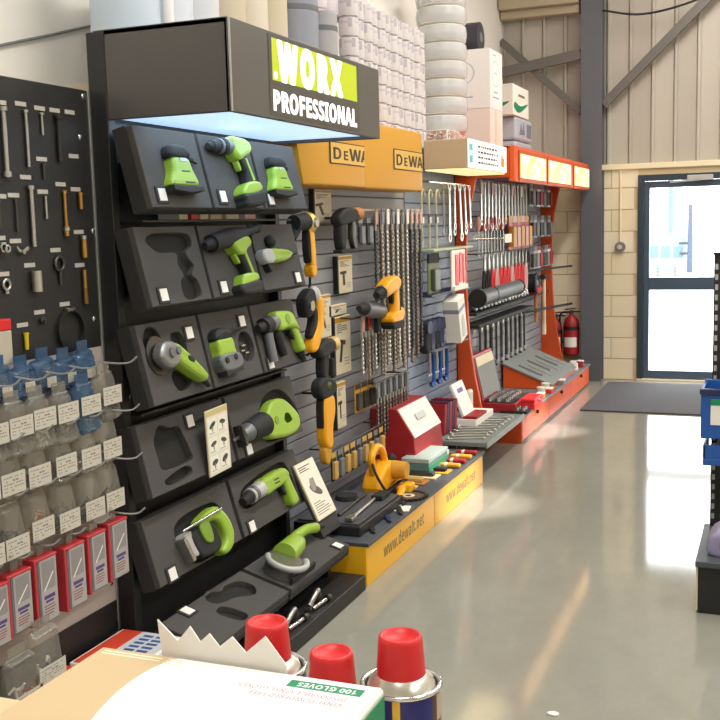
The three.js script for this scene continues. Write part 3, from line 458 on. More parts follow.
tool('circular_saw', 'green circular saw with grey blade guard on the flat bottom tray', 'circular saw', 5, 3.85, .11, (part, P, A) => {
  part('blade_guard', [cyl(A(3.715, .105, .0), A(3.715, .105, .055), .088, .082, 36)], M.toolGrey);
  part('lower_guard', [new THREE.TorusGeometry(.085, .014, 8, 32, 3.6).rotateZ(1.9).translate(...A(3.705, .095, .062))], M.paleGrey);
  part('blade', [cyl(A(3.715, .105, .056), A(3.715, .105, .059), .07, .07, 32)], M.steelTool);
  part('shoe', [bx(.24, .012, .03, 3.74 - 3.85, -.086, .018, .004)], M.rubber);
  part('motor', [cyl(A(3.76, .135, .05), A(3.90, .15, .05), .056, .05, 22)], M.lime);
  part('motor_cap', [cyl(A(3.90, .15, .05), A(3.95, .155, .05), .048, .034, 20)], M.limeDark);
  part('handle', [tube([A(3.86, .165, .06), A(3.96, .172, .068), A(4.05, .17, .07), A(4.13, .158, .06)], .024, 20, 12), ball(...A(4.13, .158, .06), .025)], M.lime);
  part('cord_sleeve', [cyl(A(4.13, .158, .06), A(4.22, .148, .045), .011, .007)], M.rubber);
});
// leaflets
const leafPrint = paint(192, 288, (g, w, h) => { g.fillStyle = '#e6dfc6'; g.fillRect(0, 0, w, h); g.fillStyle = '#cdbd84'; g.fillRect(0, 0, w, 24); for (let r = 0; r < 3; r++) for (let c = 0; c < 2; c++) { g.fillStyle = '#efece2'; g.fillRect(10 + c * 92, 36 + r * 84, 80, 72); g.fillStyle = '#3d3f35'; g.beginPath(); g.ellipse(50 + c * 92, 66 + r * 84, 24 + 6 * rnd(), 9 + 5 * rnd(), -.4 + rnd() * .8, 0, 7); g.fill(); g.fillStyle = '#7f8a3c'; g.fillRect(44 + c * 92, 70 + r * 84, 10, 24); g.fillStyle = '#8a877a'; g.fillRect(16 + c * 92, 100 + r * 84, 50, 3); } });
const leafPrint2 = paint(192, 288, (g, w, h) => { g.fillStyle = '#e9e2cf'; g.fillRect(0, 0, w, h); g.fillStyle = '#55524a'; for (let i = 0; i < 3; i++) g.fillRect(16, 16 + i * 11, 60 + rnd() * 80, 5); g.fillRect(74, 88, 40, 70); g.beginPath(); g.ellipse(96, 150, 56, 22, .5, 0, 7); g.fill(); g.fillStyle = '#8d8a7e'; g.beginPath(); g.ellipse(86, 120, 26, 34, .2, 0, 7); g.fill(); g.fillStyle = '#77746a'; for (let i = 0; i < 6; i++) g.fillRect(18, 206 + i * 12, 60 + rnd() * 90, 4); });
{
  const f = onTray(new THREE.Group(), 3, 3.41, .12, .012); f.name = numbered('product_leaflet'); scene.add(f); tag(f, 'cream product leaflet with six small pictures leaning between two trays', 'leaflet');
  f.rotation.x += .2; f.rotation.z = .03;
  obj('board', [bx(.165, .25, .006, 0, 0, .026, .001)], M.cream, f); obj('print', [new THREE.PlaneGeometry(.158, .243).translate(0, 0, .0295)], S(0xffffff, .35, 0, { map: leafPrint }), f);
  obj('foot', [bx(.1, .02, .05, 0, -.11, 0, .002)], M.trayBody, f);
  const l2 = wallThing('product_leaflet', 'cream leaflet with one tool picture leaning at the right foot of the stand', 'leaflet', 4.235, .32, -1.872);
  l2.rotation.order = 'YXZ'; l2.rotation.x = -.44;
  obj('board', [span(-.10, .10, 0, .27, -.008, 0, .001)], M.cream, l2); obj('print', [new THREE.PlaneGeometry(.19, .26).translate(0, .135, .0005)], S(0xffffff, .4, 0, { map: leafPrint2 }), l2);
  obj('backing', [span(-.108, .108, -.01, .275, -.02, -.0082, .002)], M.trayBody, l2); obj('foot', [span(-.1, .1, -.075, .0, -.06, -.012, .003)], M.trayBody, l2);
}
// bright accessories on the base shelf
['left of the pair', 'right of the pair'].forEach((s, i) => {
  const c = wallThing('tool_clamp', `bright metal clamp lying on the black base shelf, ${s}`, 'clamp', 3.56 + i * .23, .07, -1.745);
  obj('frame', [tube([[-.06, .02, 0], [-.03, .05, .01], [.03, .055, 0], [.06, .02, -.01]], .012, 20, 8)], M.steelTool, c);
  obj('screw', [cyl([-.07, .012, .02], [.05, .014, .03], .009, .009, 10)], M.chrome, c); obj('knob', [cyl([.05, .016, .03], [.075, .016, .033], .016, .014, 12)], M.darkSteel, c); obj('foot', [bx(.05, .016, .03, -.05, .009, 0, .003)], M.steelTool, c);
});
// small cartons on the shelf in the gap under the top trays
[[3.32, .06, M.cream], [3.40, .05, M.red], [3.47, .06, M.cream], [3.56, .09, M.card], [3.69, .10, M.cream], [3.84, .09, M.pink]].forEach(([d, w, m], i) => {
  const c = wallThing('small_carton', `${ORD[i]} slim carton from the left in the gap under the top trays`, 'carton', d, 1.6565, -2.05);
  obj('box', [span(-w / 2, w / 2, 0, .055, -.04, .05, .002)], m, c); obj('lid', [span(-w / 2 - .001, w / 2 + .001, .04, .056, -.041, .051, .002)], m, c);
});
// ---------- slatted wall bays ----------
const SX = -2.19;                                                     // face of the slats
function slatBay(t, d0, d1, y0, y1, matA, from = 0) {
  obj('backing', [span(d0 - from, d1 - from, y0, y1, -.06, -.016)], M.slatDark, t);
  for (let y = y0 + .004; y < y1 - .02; y += .075) obj('slat', [span(d0 - from + .003, d1 - from - .003, y, Math.min(y + .069, y1), -.018, 0, .003)], matA, t);
}
const hookArm = (t, d, y, L, m = M.chrome, r = .004) => obj('hook', [cyl([d, y, 0], [d, y, L], r, r, 6), cyl([d, y, L], [d, y + .02, L + .006], r, r, 6)], m, t);
// ---------- yellow bay ----------
const dw = wallThing('yellow_tool_bay', 'yellow fronted tool bay with slatted back, rounded yellow canopies and low yellow plinth', 'display bay', 4.25, 0, SX);
{
  slatBay(dw, 4.25, 6.28, .2, 2.09, M.slat, 4.25);
  obj('plinth', [span(.0, 1.99, .02, .185, .03, .485)], M.plinthTop, dw);
  obj('plinth_top', [span(-.01, 2.0, .185, .203, 0, .51, .003)], M.plinthTop, dw, 'dark grey plinth top');
  const urlTex = (s) => paint(1024, 200, (g, w, h) => { g.fillStyle = '#f0b41a'; g.fillRect(0, 0, w, h); g.fillStyle = '#4a3a10'; g.font = 'bold 96px sans-serif'; const tw = g.measureText('www.dewalt.net').width; g.save(); g.translate(210, 128); g.scale(640 / tw, 1); g.fillText('www.dewalt.net', 0, 0); g.restore(); });
  const um = S(0xffffff, .3, 0, { map: urlTex() });
  for (const k of [0, 1]) { const p = obj('front_panel', [span(k * 1.0, k * 1.0 + .995, .0, .186, .487, .497, .002)], M.yellow, dw, 'yellow front panel with dark lettering'); obj('lettering', [new THREE.PlaneGeometry(.97, .178).translate(k * 1.0 + .4975, .093, .4975)], um, p); }
  obj('end_panel', [span(-.008, .0, 0, .186, .0, .497, .002)], M.yellow, dw);
  // rounded canopies: profile in plan (distance, out), extruded upwards
  const name = paint(512, 200, (g, w, h) => { g.fillStyle = '#e0b45a'; g.fillRect(0, 0, w, h); g.fillStyle = '#2d2614'; g.fillRect(0, 0, w, 9); g.fillRect(0, h - 9, w, 9); g.fillRect(0, 0, 9, h); g.fillRect(w - 9, 0, 9, h); g.font = 'bold 150px sans-serif'; g.save(); g.translate(16, 158); g.scale(.72, 1.0); g.fillText('D', 0, 0); g.font = 'bold 118px sans-serif'; g.fillText('E', 112, 0); g.font = 'bold 150px sans-serif'; g.strokeStyle = '#2d2614'; g.lineWidth = 5; g.fillText('WALT', 186, 0); g.strokeText('WALT', 186, 0); g.restore(); });
  const nm = S(0xffffff, .45, 0, { map: name });
  for (const k of [0, 1]) {
    const d0 = k ? .93 : .075, w = k ? .95 : .845, out = .19, y0 = 1.822, y1 = k ? 2.14 : 2.08;
    const prof = (inset) => { const s = new THREE.Shape(); s.moveTo(0, 0); s.lineTo(.0, -out * .86 + inset); s.bezierCurveTo(.25 * w, -out * 1.04 + inset, .6 * w, -out * 1.08 + inset, .9 * w, -out * 1.04 + inset); s.bezierCurveTo(.97 * w, -out * 1.0 + inset, w, -out * .7, w, 0); return s; };
    const g = new THREE.ExtrudeGeometry(prof(0), { depth: y1 - y0, bevelEnabled: true, bevelThickness: .012, bevelSize: .01, bevelOffset: -.01, bevelSegments: 3, curveSegments: 14 }).rotateX(-Math.PI / 2).scale(1, 1, 1);
    const p = g.attributes.position; for (let i = 0; i < p.count; i++) { const t = 1 - p.getY(i) / (y1 - y0); if (t > 0 && p.getX(i) < w * .3) p.setX(i, p.getX(i) + .09 * t * (1 - p.getX(i) / (w * .3)) * (k ? 0 : 1)); }
    g.computeVertexNormals(); g.translate(d0, y0, .004);
    const c = obj('canopy', [toCreasedNormals(g, .6)], M.amber, dw, 'rounded amber canopy with dark lettering');
    // lettering follows the rounded front
    const pts = prof(0).getPoints(40).filter((q) => q.x > .375 * w && -q.y > .02).map((q) => [q.x, -q.y]);
    const acc = [0]; for (let i = 1; i < pts.length; i++) acc.push(acc[i - 1] + Math.hypot(pts[i][0] - pts[i - 1][0], pts[i][1] - pts[i - 1][1]));
    const L = .80, ly0 = k ? 1.922 : 1.915, ly1 = k ? 2.035 : 2.02, V = [], U = [], I = [];
    pts.forEach(([x, z], i) => { if (acc[i] > L) return; const j = Math.max(0, i - 1), n = Math.min(pts.length - 1, i + 1), nx = pts[n][1] - pts[j][1], nz = -(pts[n][0] - pts[j][0]), q = Math.hypot(nx, nz); V.push(d0 + x - nx / q * .003, ly0, .004 + z - nz / q * .003, d0 + x - nx / q * .003, ly1, .004 + z - nz / q * .003); U.push(acc[i] / L, 0, acc[i] / L, 1); if (i && acc[i] <= L) { const b = i * 2; I.push(b - 2, b, b - 1, b - 1, b, b + 1); } });
    const lg = new THREE.BufferGeometry(); lg.setAttribute('position', new THREE.Float32BufferAttribute(V, 3)); lg.setAttribute('uv', new THREE.Float32BufferAttribute(U, 2)); lg.setIndex(I); lg.computeVertexNormals();
    obj('lettering', lg, nm, c);
  }
  // rails and hooks
  const R = (d) => d - 4.25;
  obj('rail', [cyl([R(5.25), 1.70, .10], [R(6.26), 1.70, .10], .008, .008, 8), cyl([R(5.3), 1.70, 0], [R(5.3), 1.70, .1], .006), cyl([R(6.2), 1.70, 0], [R(6.2), 1.70, .1], .006)], S(0xc9bda6, .4, .5), dw);
  obj('rail', [cyl([R(4.7), .50, .12], [R(5.55), .50, .12], .006, .006, 8), cyl([R(4.75), .50, 0], [R(4.75), .50, .12], .005), cyl([R(5.5), .50, 0], [R(5.5), .50, .12], .005)], M.darkSteel, dw);
  obj('rail', [cyl([R(5.1), 1.13, .10], [R(5.95), 1.13, .10], .006, .006, 8), cyl([R(5.15), 1.13, 0], [R(5.15), 1.13, .1], .005), cyl([R(5.9), 1.13, 0], [R(5.9), 1.13, .1], .005)], M.darkSteel, dw);
  obj('rail', [cyl([R(5.4), .735, .10], [R(5.98), .735, .10], .006, .006, 8), cyl([R(5.45), .735, 0], [R(5.45), .735, .1], .005), cyl([R(5.9), .735, 0], [R(5.9), .735, .1], .005)], M.darkSteel, dw);
  for (const [d, y] of [[4.5, 1.60], [4.56, 1.27], [4.62, 1.0], [4.68, .80], [4.98, 1.66]]) hookArm(dw, R(d), y, .07, M.black, .006);
}
// product boards on the slats
const boardPrint = (n) => paint(128, 256, (g, w, h) => { g.fillStyle = '#d9cfb4'; g.fillRect(0, 0, w, h); g.fillStyle = '#b98a2c'; g.fillRect(0, 0, w, 16 + n * 4); g.fillStyle = '#5c564a'; for (let i = 0; i < 5; i++) g.fillRect(14, 30 + i * 9, 30 + rnd() * 60, 4); g.fillStyle = '#3c382f'; g.save(); g.translate(50, 160); g.rotate(-.3 + n * .25); g.fillRect(-12, -50, 20, 96); g.fillRect(-34, -56, 60, 20); g.restore(); g.fillStyle = '#8f887a'; for (let i = 0; i < 3; i++) g.fillRect(70, 190 + i * 14, 44, 4); });
[[4.965, 1.64, .22, .165, 'high on the slats below the left canopy'], [5.235, 1.26, .20, .20, 'beside the left end of the hanging drill bits'], [5.175, .83, .22, .31, 'tallest of the group left of the masonry bits'], [4.95, 1.05, .15, .22, 'behind the second yellow screwdriver'], [5.13, .54, .13, .25, 'lowest, above the yellow machine'], [5.13, 1.15, .22, .055, 'wide strip between two taller boards']].forEach(([d, y, w, h, s], i) => {
  const t = wallThing('product_board', `cream product board ${s}`, 'sign board', d, y, SX + .022);
  obj('board', [span(-w / 2, w / 2, 0, h, -.022, 0, .002)], M.cream, t); obj('print', [new THREE.PlaneGeometry(w - .01, h - .01).translate(0, h / 2, .0006)], S(0xffffff, .5, 0, { map: boardPrint(i % 3) }), t); obj('side_strip', [span(-w / 2 - .018, -w / 2, 0, h, -.022, .004, .001)], M.black, t);
});
// yellow tools; local frame of the wall, built from outlines
function wtool(name, label, cat, d, y, x, build, k = 1) { const t = wallThing(name, label, cat, d, y, x); t.scale.setScalar(k); build((n, g, m, p = t, l) => obj(n, g, m, p, l), t); return t; }
wtool('collated_screwdriver', 'slim yellow screwdriver with round golden head, highest yellow tool by the foam trays', 'power tool', 4.53, 1.515, -2.1, (part) => {
  part('motor', [cyl([-.15, .15, .03], [.0, .155, .03], .045, .052, 18)], M.rubber); part('nose', [cyl([-.17, .06, .03], [-.09, .14, .03], .02, .034, 12)], M.rubber);
  part('head', [ball(.045, .148, .035, .062, 1, 1, .8, 18)], S(0xe8c86a, .35, .5)); part('cap', [cyl([.045, .148, .075], [.045, .148, .09], .03, .026, 18)], M.steelTool);
  part('handle', [ex(smooth([[.0, .11], [.07, .1], [.085, .02], [.09, -.1], [.06, -.11], [.03, -.09], [.015, .02]]), .055, .005, .016, null, 3)], M.yellowTool);
  part('grip', [ex(smooth([[-.005, .10], [.02, .09], [.03, -.05], [.01, -.08], [-.01, 0]]), .05, .008, .012)], M.rubber); part('foot', [ex(smooth([[.02, -.1], [.085, -.1], [.08, -.15], [.03, -.16]]), .06, .003, .01)], M.yellowTool);
  part('cord', [tube([[.05, -.15, .03], [.04, -.22, .03], [.0, -.30, .02], [-.06, -.34, .01]], .008, 20, 8)], M.rubber);
}, 0.82);
wtool('long_nailer', 'long slanting yellow tool with a silver head below the golden headed screwdriver', 'power tool', 4.57, 1.18, -2.1, (part) => {
  part('motor', [ball(.02, .13, .03, .05, 1.3, 1, .8, 16)], M.paleGrey); part('nose', [ex(smooth([[-.14, .12], [-.04, .17], [.0, .10], [-.03, .04], [-.12, .02]]), .07, 0, .018, null, 3)], M.rubber);
  part('roller', [cyl([-.09, .08, .07], [-.09, .08, .082], .03, .028, 18)], M.chrome);
  part('body', [ex(smooth([[.03, .11], [.10, .10], [.10, .0], [.06, -.09], [.0, -.17], [-.07, -.17], [-.06, -.11], [.01, -.02]]), .07, 0, .02, null, 3)], M.yellowTool);
  part('grip', [ex(smooth([[-.03, .06], [.03, .05], [.02, -.04], [-.05, -.10], [-.07, -.08], [-.03, -.01]]), .05, .01, .014)], M.rubber);
}, 0.88);
wtool('impact_driver', 'small dark driver with pale lamp hanging under the long yellow tool', 'power tool', 4.68, .91, -2.1, (part) => {
  part('body', [ex(smooth([[-.1, .13], [-.02, .16], [.08, .15], [.09, .10], [.0, .08], [-.09, .08]]), .07, 0, .02, null, 3)], M.rubber); part('lamp', [cyl([.08, .125, .035], [.13, .125, .035], .034, .038, 16)], S(0xd9b878, .4, .3)); part('handle', [ex(smooth([[-.04, .1], [.02, .09], [.0, -.03], [-.05, -.03], [-.06, .04]]), .05, .01, .014)], M.rubber); part('battery', [bx(.03, .10, .06, .06, .01, .035, .008)], M.rubber);
});
wtool('dark_shear', 'dark tool with a long grip hanging left of the drill bits near the top', 'power tool', 5.02, 1.5, -2.1, (part) => {
  part('body', [ex(smooth([[-.13, .17], [-.02, .21], [.12, .2], [.13, .15], [.0, .13], [-.12, .12]]), .06, 0, .016, null, 3)], M.rubber); part('handle', [ex(smooth([[-.10, .15], [-.04, .14], [-.05, .0], [-.10, .0], [-.12, .08]]), .05, .005, .014)], M.rubber); part('lever', [ex(smooth([[.08, .15], [.12, .15], [.13, .02], [.1, .0], [.07, .06]]), .03, .01, .008)], M.darkSteel); part('head', [cyl([.1, .18, .03], [.18, .18, .03], .03, .036, 16)], M.copperWood); part('base', [bx(.24, .02, .05, 0, -.01, .03, .005)], M.rubber);
});
wtool('cutout_tool', 'large upright yellow tool with black head beside the product leaflet', 'power tool', 4.66, .58, -2.09, (part) => {
  part('head', [ex(smooth([[-.14, .44], [-.04, .47], [.12, .43], [.16, .37], [.08, .31], [-.08, .31], [-.15, .36]]), .09, 0, .025, null, 3)], M.rubber); part('lens', [ball(.0, .40, .085, .035, 1, 1, .5, 14)], S(0x4d5a2c, .2, .4)); part('spindle', [cyl([.09, .44, .04], [.17, .47, .04], .02, .016)], M.steelTool);
  part('body', [ex(smooth([[-.06, .32], [.1, .32], [.13, .2], [.08, .07], [.07, -.06], [.0, -.08], [-.07, -.02], [-.08, .14]]), .085, 0, .026, null, 3)], M.yellowTool); part('grip', [ex(smooth([[-.085, .28], [-.05, .30], [-.06, .14], [-.09, .1]]), .06, .012, .01)], M.rubber); part('foot', [ex(smooth([[-.05, -.06], [.06, -.06], [.05, -.16], [.0, -.2], [-.05, -.16]]), .06, .01, .016)], M.amber);
}, 0.66);
function yellowDrill(part) {
  part('motor_body', [ex(smooth([[-.12, .16], [-.02, .20], [.09, .205], [.12, .16], [.07, .12], [-.02, .11], [-.11, .10]]), .08, 0, .024, null, 3)], M.yellowTool); part('chuck', [cyl([-.11, .13, .04], [-.19, .115, .04], .034, .02, 16)], M.rubber); part('collar', [cyl([-.10, .131, .04], [-.125, .126, .04], .038, .038, 18)], M.toolGrey);
  part('handle', [ex(smooth([[.04, .14], [.10, .15], [.12, .06], [.10, -.02], [.05, -.02], [.05, .06]]), .055, .012, .018, null, 3)], M.yellowTool); part('grip', [ex(smooth([[.085, .13], [.12, .14], [.135, .05], [.12, .0], [.1, .05]]), .05, .016, .012)], M.rubber); part('trigger', [ex(smooth([[.02, .11], [.045, .11], [.05, .06], [.03, .06]]), .028, .026, .006)], M.rubber);
  part('battery_foot', [ex(smooth([[-.02, .0], [.13, .01], [.14, -.03], [.1, -.05], [-.03, -.045]]), .08, .0, .012)], M.yellowTool); part('battery', [ex(smooth([[-.03, -.045], [.13, -.04], [.13, -.08], [.0, -.085], [-.035, -.07]]), .082, 0, .012)], M.rubber);
}
wtool('yellow_drill', 'yellow cordless drill in front of the hanging bits', 'drill', 5.42, 1.13, -2.03, yellowDrill);
wtool('driver_head', 'grey driver body with a yellow battery beside the wall mounted yellow drill', 'power tool', 5.33, 1.10, -2.06, (part) => {
  part('body', [cyl([-.18, .08, .03], [.05, .05, .03], .04, .046, 18)], M.toolGrey); part('nose', [cyl([-.26, .09, .03], [-.18, .08, .03], .016, .032, 12)], M.rubber); part('battery', [ex(smooth([[.2, .03], [.34, .05], [.36, .0], [.24, -.03], [.18, -.01]]), .07, 0, .016)], M.yellowTool); part('grip', [cyl([.05, .04, .03], [.2, .01, .03], .03, .026, 14)], M.rubber); part('clip', [bx(.03, .09, .03, .0, -.02, .03, .004)], M.rubber);
});
// drill bits: a twisted flute under a plain shank, hung from a coloured clip
function flute(L, r, turns, seg) {
  const n = 10, V = [], I = [];
  for (let j = 0; j <= seg; j++) for (let i = 0; i < n; i++) { const a = i / n * 6.2832, t = j / seg, w = a + t * turns * 6.2832, q = r * (.72 + .28 * Math.cos(2 * a)); V.push(q * Math.cos(w), -t * L, q * Math.sin(w)); }
  for (let j = 0; j < seg; j++) for (let i = 0; i < n; i++) { const a = j * n + i, b = j * n + (i + 1) % n; I.push(a, b, a + n, b, b + n, a + n); }
  const g = new THREE.BufferGeometry(); g.setAttribute('position', new THREE.Float32BufferAttribute(V, 3)); g.setIndex(I); g.computeVertexNormals(); return g;
}
const bitMats = [M.darkSteel, M.steelTool, S(0x7a736a, .4, .8), S(0x95897a, .4, .7)];
function makeBit(L, r, clip, mat) {
  const t = new THREE.Group(); t.name = 'drill_bit'; t.rotation.y = Math.PI / 2;
  obj('shank', [cyl([0, 0, 0], [0, -.09, 0], r * .8, r * .8, 10)], M.steelTool, t); obj('flute', flute(L - .1, r, (L - .1) / .05, Math.round((L - .1) / .007)).translate(0, -.088, 0), mat, t);
  obj('hanger', [ex([[-.018, .03], [.018, .03], [.018, -.055], [-.018, -.055]], .006, r * .6, .002, [circle(0, .018, .006, 10)])], clip, t); obj('tip', [cyl([0, -L + .012, 0], [0, -L, 0], r * 1.05, .002, 10)], M.steelTool, t);
  return t;
}
const longBits = bitMats.map((m, i) => makeBit(.82 + .03 * i, .011 + .001 * i, [M.pink, M.paper, M.pink, M.greyPlastic][i], m)), midBits = bitMats.map((m, i) => makeBit(.27 + .02 * i, .010, [M.black, M.pink, M.greyPlastic, M.red][i], m));
const place = (o, d, y, x) => { o.position.set(x, y, -d); return o; };
for (let k = 0; k < 18; k++) {
  const c = longBits[(k * 3 + (k > 11)) % 4].clone(); scene.add(c); c.name = numbered('drill_bit'); place(c, 5.50 + k * .0425, 1.676, SX + .10 + (k % 2) * .02);
  tag(c, `${ORD[k]} long masonry drill bit from the left on the upper rail`, 'drill bit', 'long bits on the upper rail');
}
for (let k = 0; k < 14; k++) { const c = midBits[(k * 3 + 1) % 4].clone(); scene.add(c); c.name = numbered('drill_bit'); place(c, 5.22 + k * .05, 1.105, SX + .115); tag(c, `${ORD[k]} short drill bit from the left on the rail under the yellow drill`, 'drill bit', 'short bits on the middle rail'); }
for (let k = 0; k < 11; k++) { const c = midBits[(k * 2 + 2) % 4].clone(); scene.add(c); c.name = numbered('drill_bit'); place(c, 5.43 + k * .05, .71, SX + .115); tag(c, `${ORD[k]} short drill bit from the left on the low rail above the red box`, 'drill bit', 'short bits on the low rail'); }
// small packs on the lowest rail and elsewhere
function makePack(name, w, h, cardM, front, th = .02) { const t = new THREE.Group(); t.name = name; t.rotation.y = Math.PI / 2; obj('card', [span(-w / 2, w / 2, -h, 0, -.002, .001)], cardM, t); obj('blister', [span(-w * .38, w * .38, -h * .92, -h * .32, .001, th, .004)], front, t); obj('header', [span(-w / 2, w / 2, -h * .2, -.001, .0012, .003)], front, t); return t; }
function hangPack(t, d, y, x, label, group, cat = 'pack') { const c = t.clone(); c.name = numbered(t.name); scene.add(c); place(c, d, y, x); tag(c, label, cat, group); return c; }
const packA = makePack('bit_pack', .06, .15, M.black, M.amberClear), packB = makePack('bit_pack', .06, .15, M.black, M.greyPlastic), packC = makePack('blade_pack', .08, .16, M.amber, M.darkSteel);
for (let k = 0; k < 9; k++) hangPack([packA, packB, packA][k % 3], 4.76 + k * .085, .49, SX + .125, `${ORD[k]} small black and yellow pack from the left on the lowest rail`, 'small packs on the lowest rail');
for (let k = 0; k < 3; k++) hangPack(packC, 5.27 + k * .1, .76, SX + .06, `${ORD[k]} amber blade pack from the left under the short bits`, 'amber blade packs');
for (let k = 0; k < 3; k++) hangPack(packB, 5.30 + k * .12, 1.66, SX + .09, `${ORD[k]} dark pack from the left hanging at the near end of the upper rail`, 'dark packs on the upper rail');

// on the yellow plinth
const PX = (x) => x;
wtool('wrench_case', 'open black tool case with small parts on the near end of the yellow plinth', 'tool case', 4.62, .203, -1.90, (part) => {
  part('shell', [span(-.3, .3, .001, .05, -.19, .15, .008)], M.standBlack); part('liner', [span(-.28, .28, .05, .056, -.17, .13, .002)], M.plinthTop);
  part('tool', [cyl([-.22, .068, .08], [.12, .068, .06], .011, .009), bx(.06, .02, .04, -.24, .07, .08, .005)], M.steelTool); part('tool', [cyl([-.2, .066, .0], [.2, .066, -.02], .008, .008)], M.darkSteel); part('bit_holder', [bx(.12, .026, .06, .18, .07, .07, .006)], M.rubber); part('disc', [cyl([.12, .058, -.09], [.12, .078, -.09], .06, .055, 20)], M.rubber); part('clip', [bx(.06, .02, .03, -.1, .068, -.1, .004)], M.amber);
});
[[4.47, -1.755], [4.66, -1.745], [4.80, -1.735]].forEach(([d, x], i) => wtool('adjustable_wrench', `${ORD[i]} dark hand wrench from the left along the plinth front edge`, 'wrench', d, .203, x, (part) => { part('handle', [ex(smooth([[-.08, .01], [.05, .014], [.05, -.014], [-.08, -.01]]), .012, 0, .003).rotateX(-Math.PI / 2).rotateY(.5)], i === 1 ? M.navy : M.darkSteel); part('jaw', [ex(circle(.07, 0, .028, 9), .014, 0, .003, [[[.06, -.008], [.09, -.008], [.09, .008], [.06, .008]]]).rotateX(-Math.PI / 2).rotateY(.5)], M.steelTool); }));
wtool('yellow_planer', 'bulky yellow power tool with black shoe standing on the plinth', 'power tool', 5.13, .203, -1.94, (part) => {
  part('shoe', [span(-.2, .2, .001, .03, -.07, .07, .006)], M.rubber); part('body', [ex(smooth([[-.16, .03], [-.17, .10], [-.1, .15], [.02, .17], [.12, .12], [.16, .05], [.14, .03]]), .11, -.055, .025, null, 3)], M.yellowTool); part('handle', [tube([[-.14, .13, 0], [-.16, .22, 0], [-.08, .26, 0], [.0, .22, 0], [.03, .16, 0]], .02, 24, 10)], M.yellowTool); part('motor', [cyl([.02, .12, .05], [.02, .12, .13], .05, .045, 20)], M.amber); part('knob', [ball(.13, .15, 0, .03)], M.rubber); part('cord', [tube([[-.16, .2, 0], [-.22, .14, .05], [-.2, .05, .1], [-.1, .01, .13], [.0, .01, .12]], .007, 24, 8)], M.rubber);
});
wtool('yellow_clamp_tool', 'low yellow tool lying by the black saw blade', 'power tool', 5.02, .203, -1.81, (part) => { part('arm', [tube([[-.12, .03, .04], [-.02, .05, .02], [.08, .03, -.02], [.16, .025, .02]], .02, 20, 10)], M.yellowTool); part('head', [bx(.08, .05, .06, .14, .026, .0, .012)], M.yellow); part('pad', [bx(.05, .02, .05, -.13, .011, .05, .004)], M.rubber); });
wtool('saw_blade', 'large black circular saw blade lying flat on the plinth', 'saw blade', 5.06, .203, -1.775, (part) => {
  const pts = []; for (let i = 0; i < 72; i++) { const r = i % 3 ? .098 : .106, a = i / 72 * 6.2832; pts.push([r * Math.cos(a), r * Math.sin(a)]); }
  part('rim', [ex(pts, .012, .001, .001, [circle(0, 0, .085, 40)]).rotateX(-Math.PI / 2)], M.black); part('disc', [ex(circle(0, 0, .085, 40), .006, .002, .001, [circle(0, 0, .015, 20)]).rotateX(-Math.PI / 2)], S(0x6d625a, .4, .6)); part('label', [ex(circle(0, 0, .035, 24), .002, .0075, 0, [circle(0, 0, .018, 20)]).rotateX(-Math.PI / 2)], M.cream);
});
wtool('price_ticket', 'small white ticket lying at the plinth edge near the saw blade', 'ticket', 4.83, .203, -1.725, (part) => { part('card', [bx(.10, .004, .075, 0, .003, 0, .001).rotateY(.2)], M.paper); part('print', [bx(.07, .0006, .012, 0, .0054, -.015).rotateY(.2)], M.paleGrey); });
const trayP = (i, d, x, m1, m2) => wtool('accessory_pack', `${ORD[i]} orange and brown accessory pack from the saw blade, lying flat on the plinth`, 'pack', d, .203, x, (part) => { part('card', [bx(.11, .008, .26, 0, .005, 0, .002)], m1); part('blister', [bx(.05, .022, .2, .0, .019, .01, .006)], m2); part('tab', [bx(.11, .01, .04, 0, .013, -.11, .002)], M.copperWood); });
trayP(0, 5.22, -1.92, M.card, M.copperWood); trayP(1, 5.36, -1.90, M.copperWood, M.amberClear); trayP(2, 5.5, -1.88, M.card, M.darkSteel); trayP(3, 5.63, -1.85, M.amber, M.rubber);
for (let k = 0; k < 4; k++) wtool('hand_file', `${ORD[k]} red and yellow handled tool from the left on the far end of the plinth`, 'hand tool', 5.76 + k * .12, .203, -1.78, (part) => { part('handle', [bx(.045, .025, .13, 0, .014, .02, .01)], k % 2 ? M.redDark : M.amber); part('blade', [bx(.028, .008, .17, 0, .008, -.13, .003)], M.steelTool); part('band', [bx(.048, .027, .03, 0, .014, .0, .01)], M.cream); });
wtool('teal_box', 'teal cardboard box with pale lid standing before the red and white counter box', 'box', 5.72, .203, -1.89, (part) => { part('box', [span(-.2, .16, .001, .085, -.08, .08, .004)], M.teal); part('lid', [span(-.205, .165, .072, .098, -.083, .083, .004)], S(0x9fb0aa, .6)); part('flap', [span(-.2, .16, .03, .05, .081, .083)], M.green); });
{
  const t = wallThing('counter_box', 'red counter display box with slanted white face on the yellow plinth', 'display box', 5.86, .203, -2.025);
  obj('box', [ex([[-.16, .0], [.12, .0], [.10, .20], [.0, .36], [-.16, .36]], .52, -.26, .004).rotateY(-Math.PI / 2)], M.redDark, t); t.rotation.y = Math.PI / 2;
  const f = obj('face', [bx(.50, .19, .006, 0, 0, 0, .001).rotateX(-.56).translate(0, .275, .055)], M.paper, t, 'white slanted face'); obj('logo', [bx(.16, .04, .004, 0, 0, .004, .001).rotateX(-.56).translate(.0, .285, .055)], M.paleGrey, f);
  obj('lip', [span(-.24, .24, .0, .03, .12, .16, .004)], M.paper, t);
}
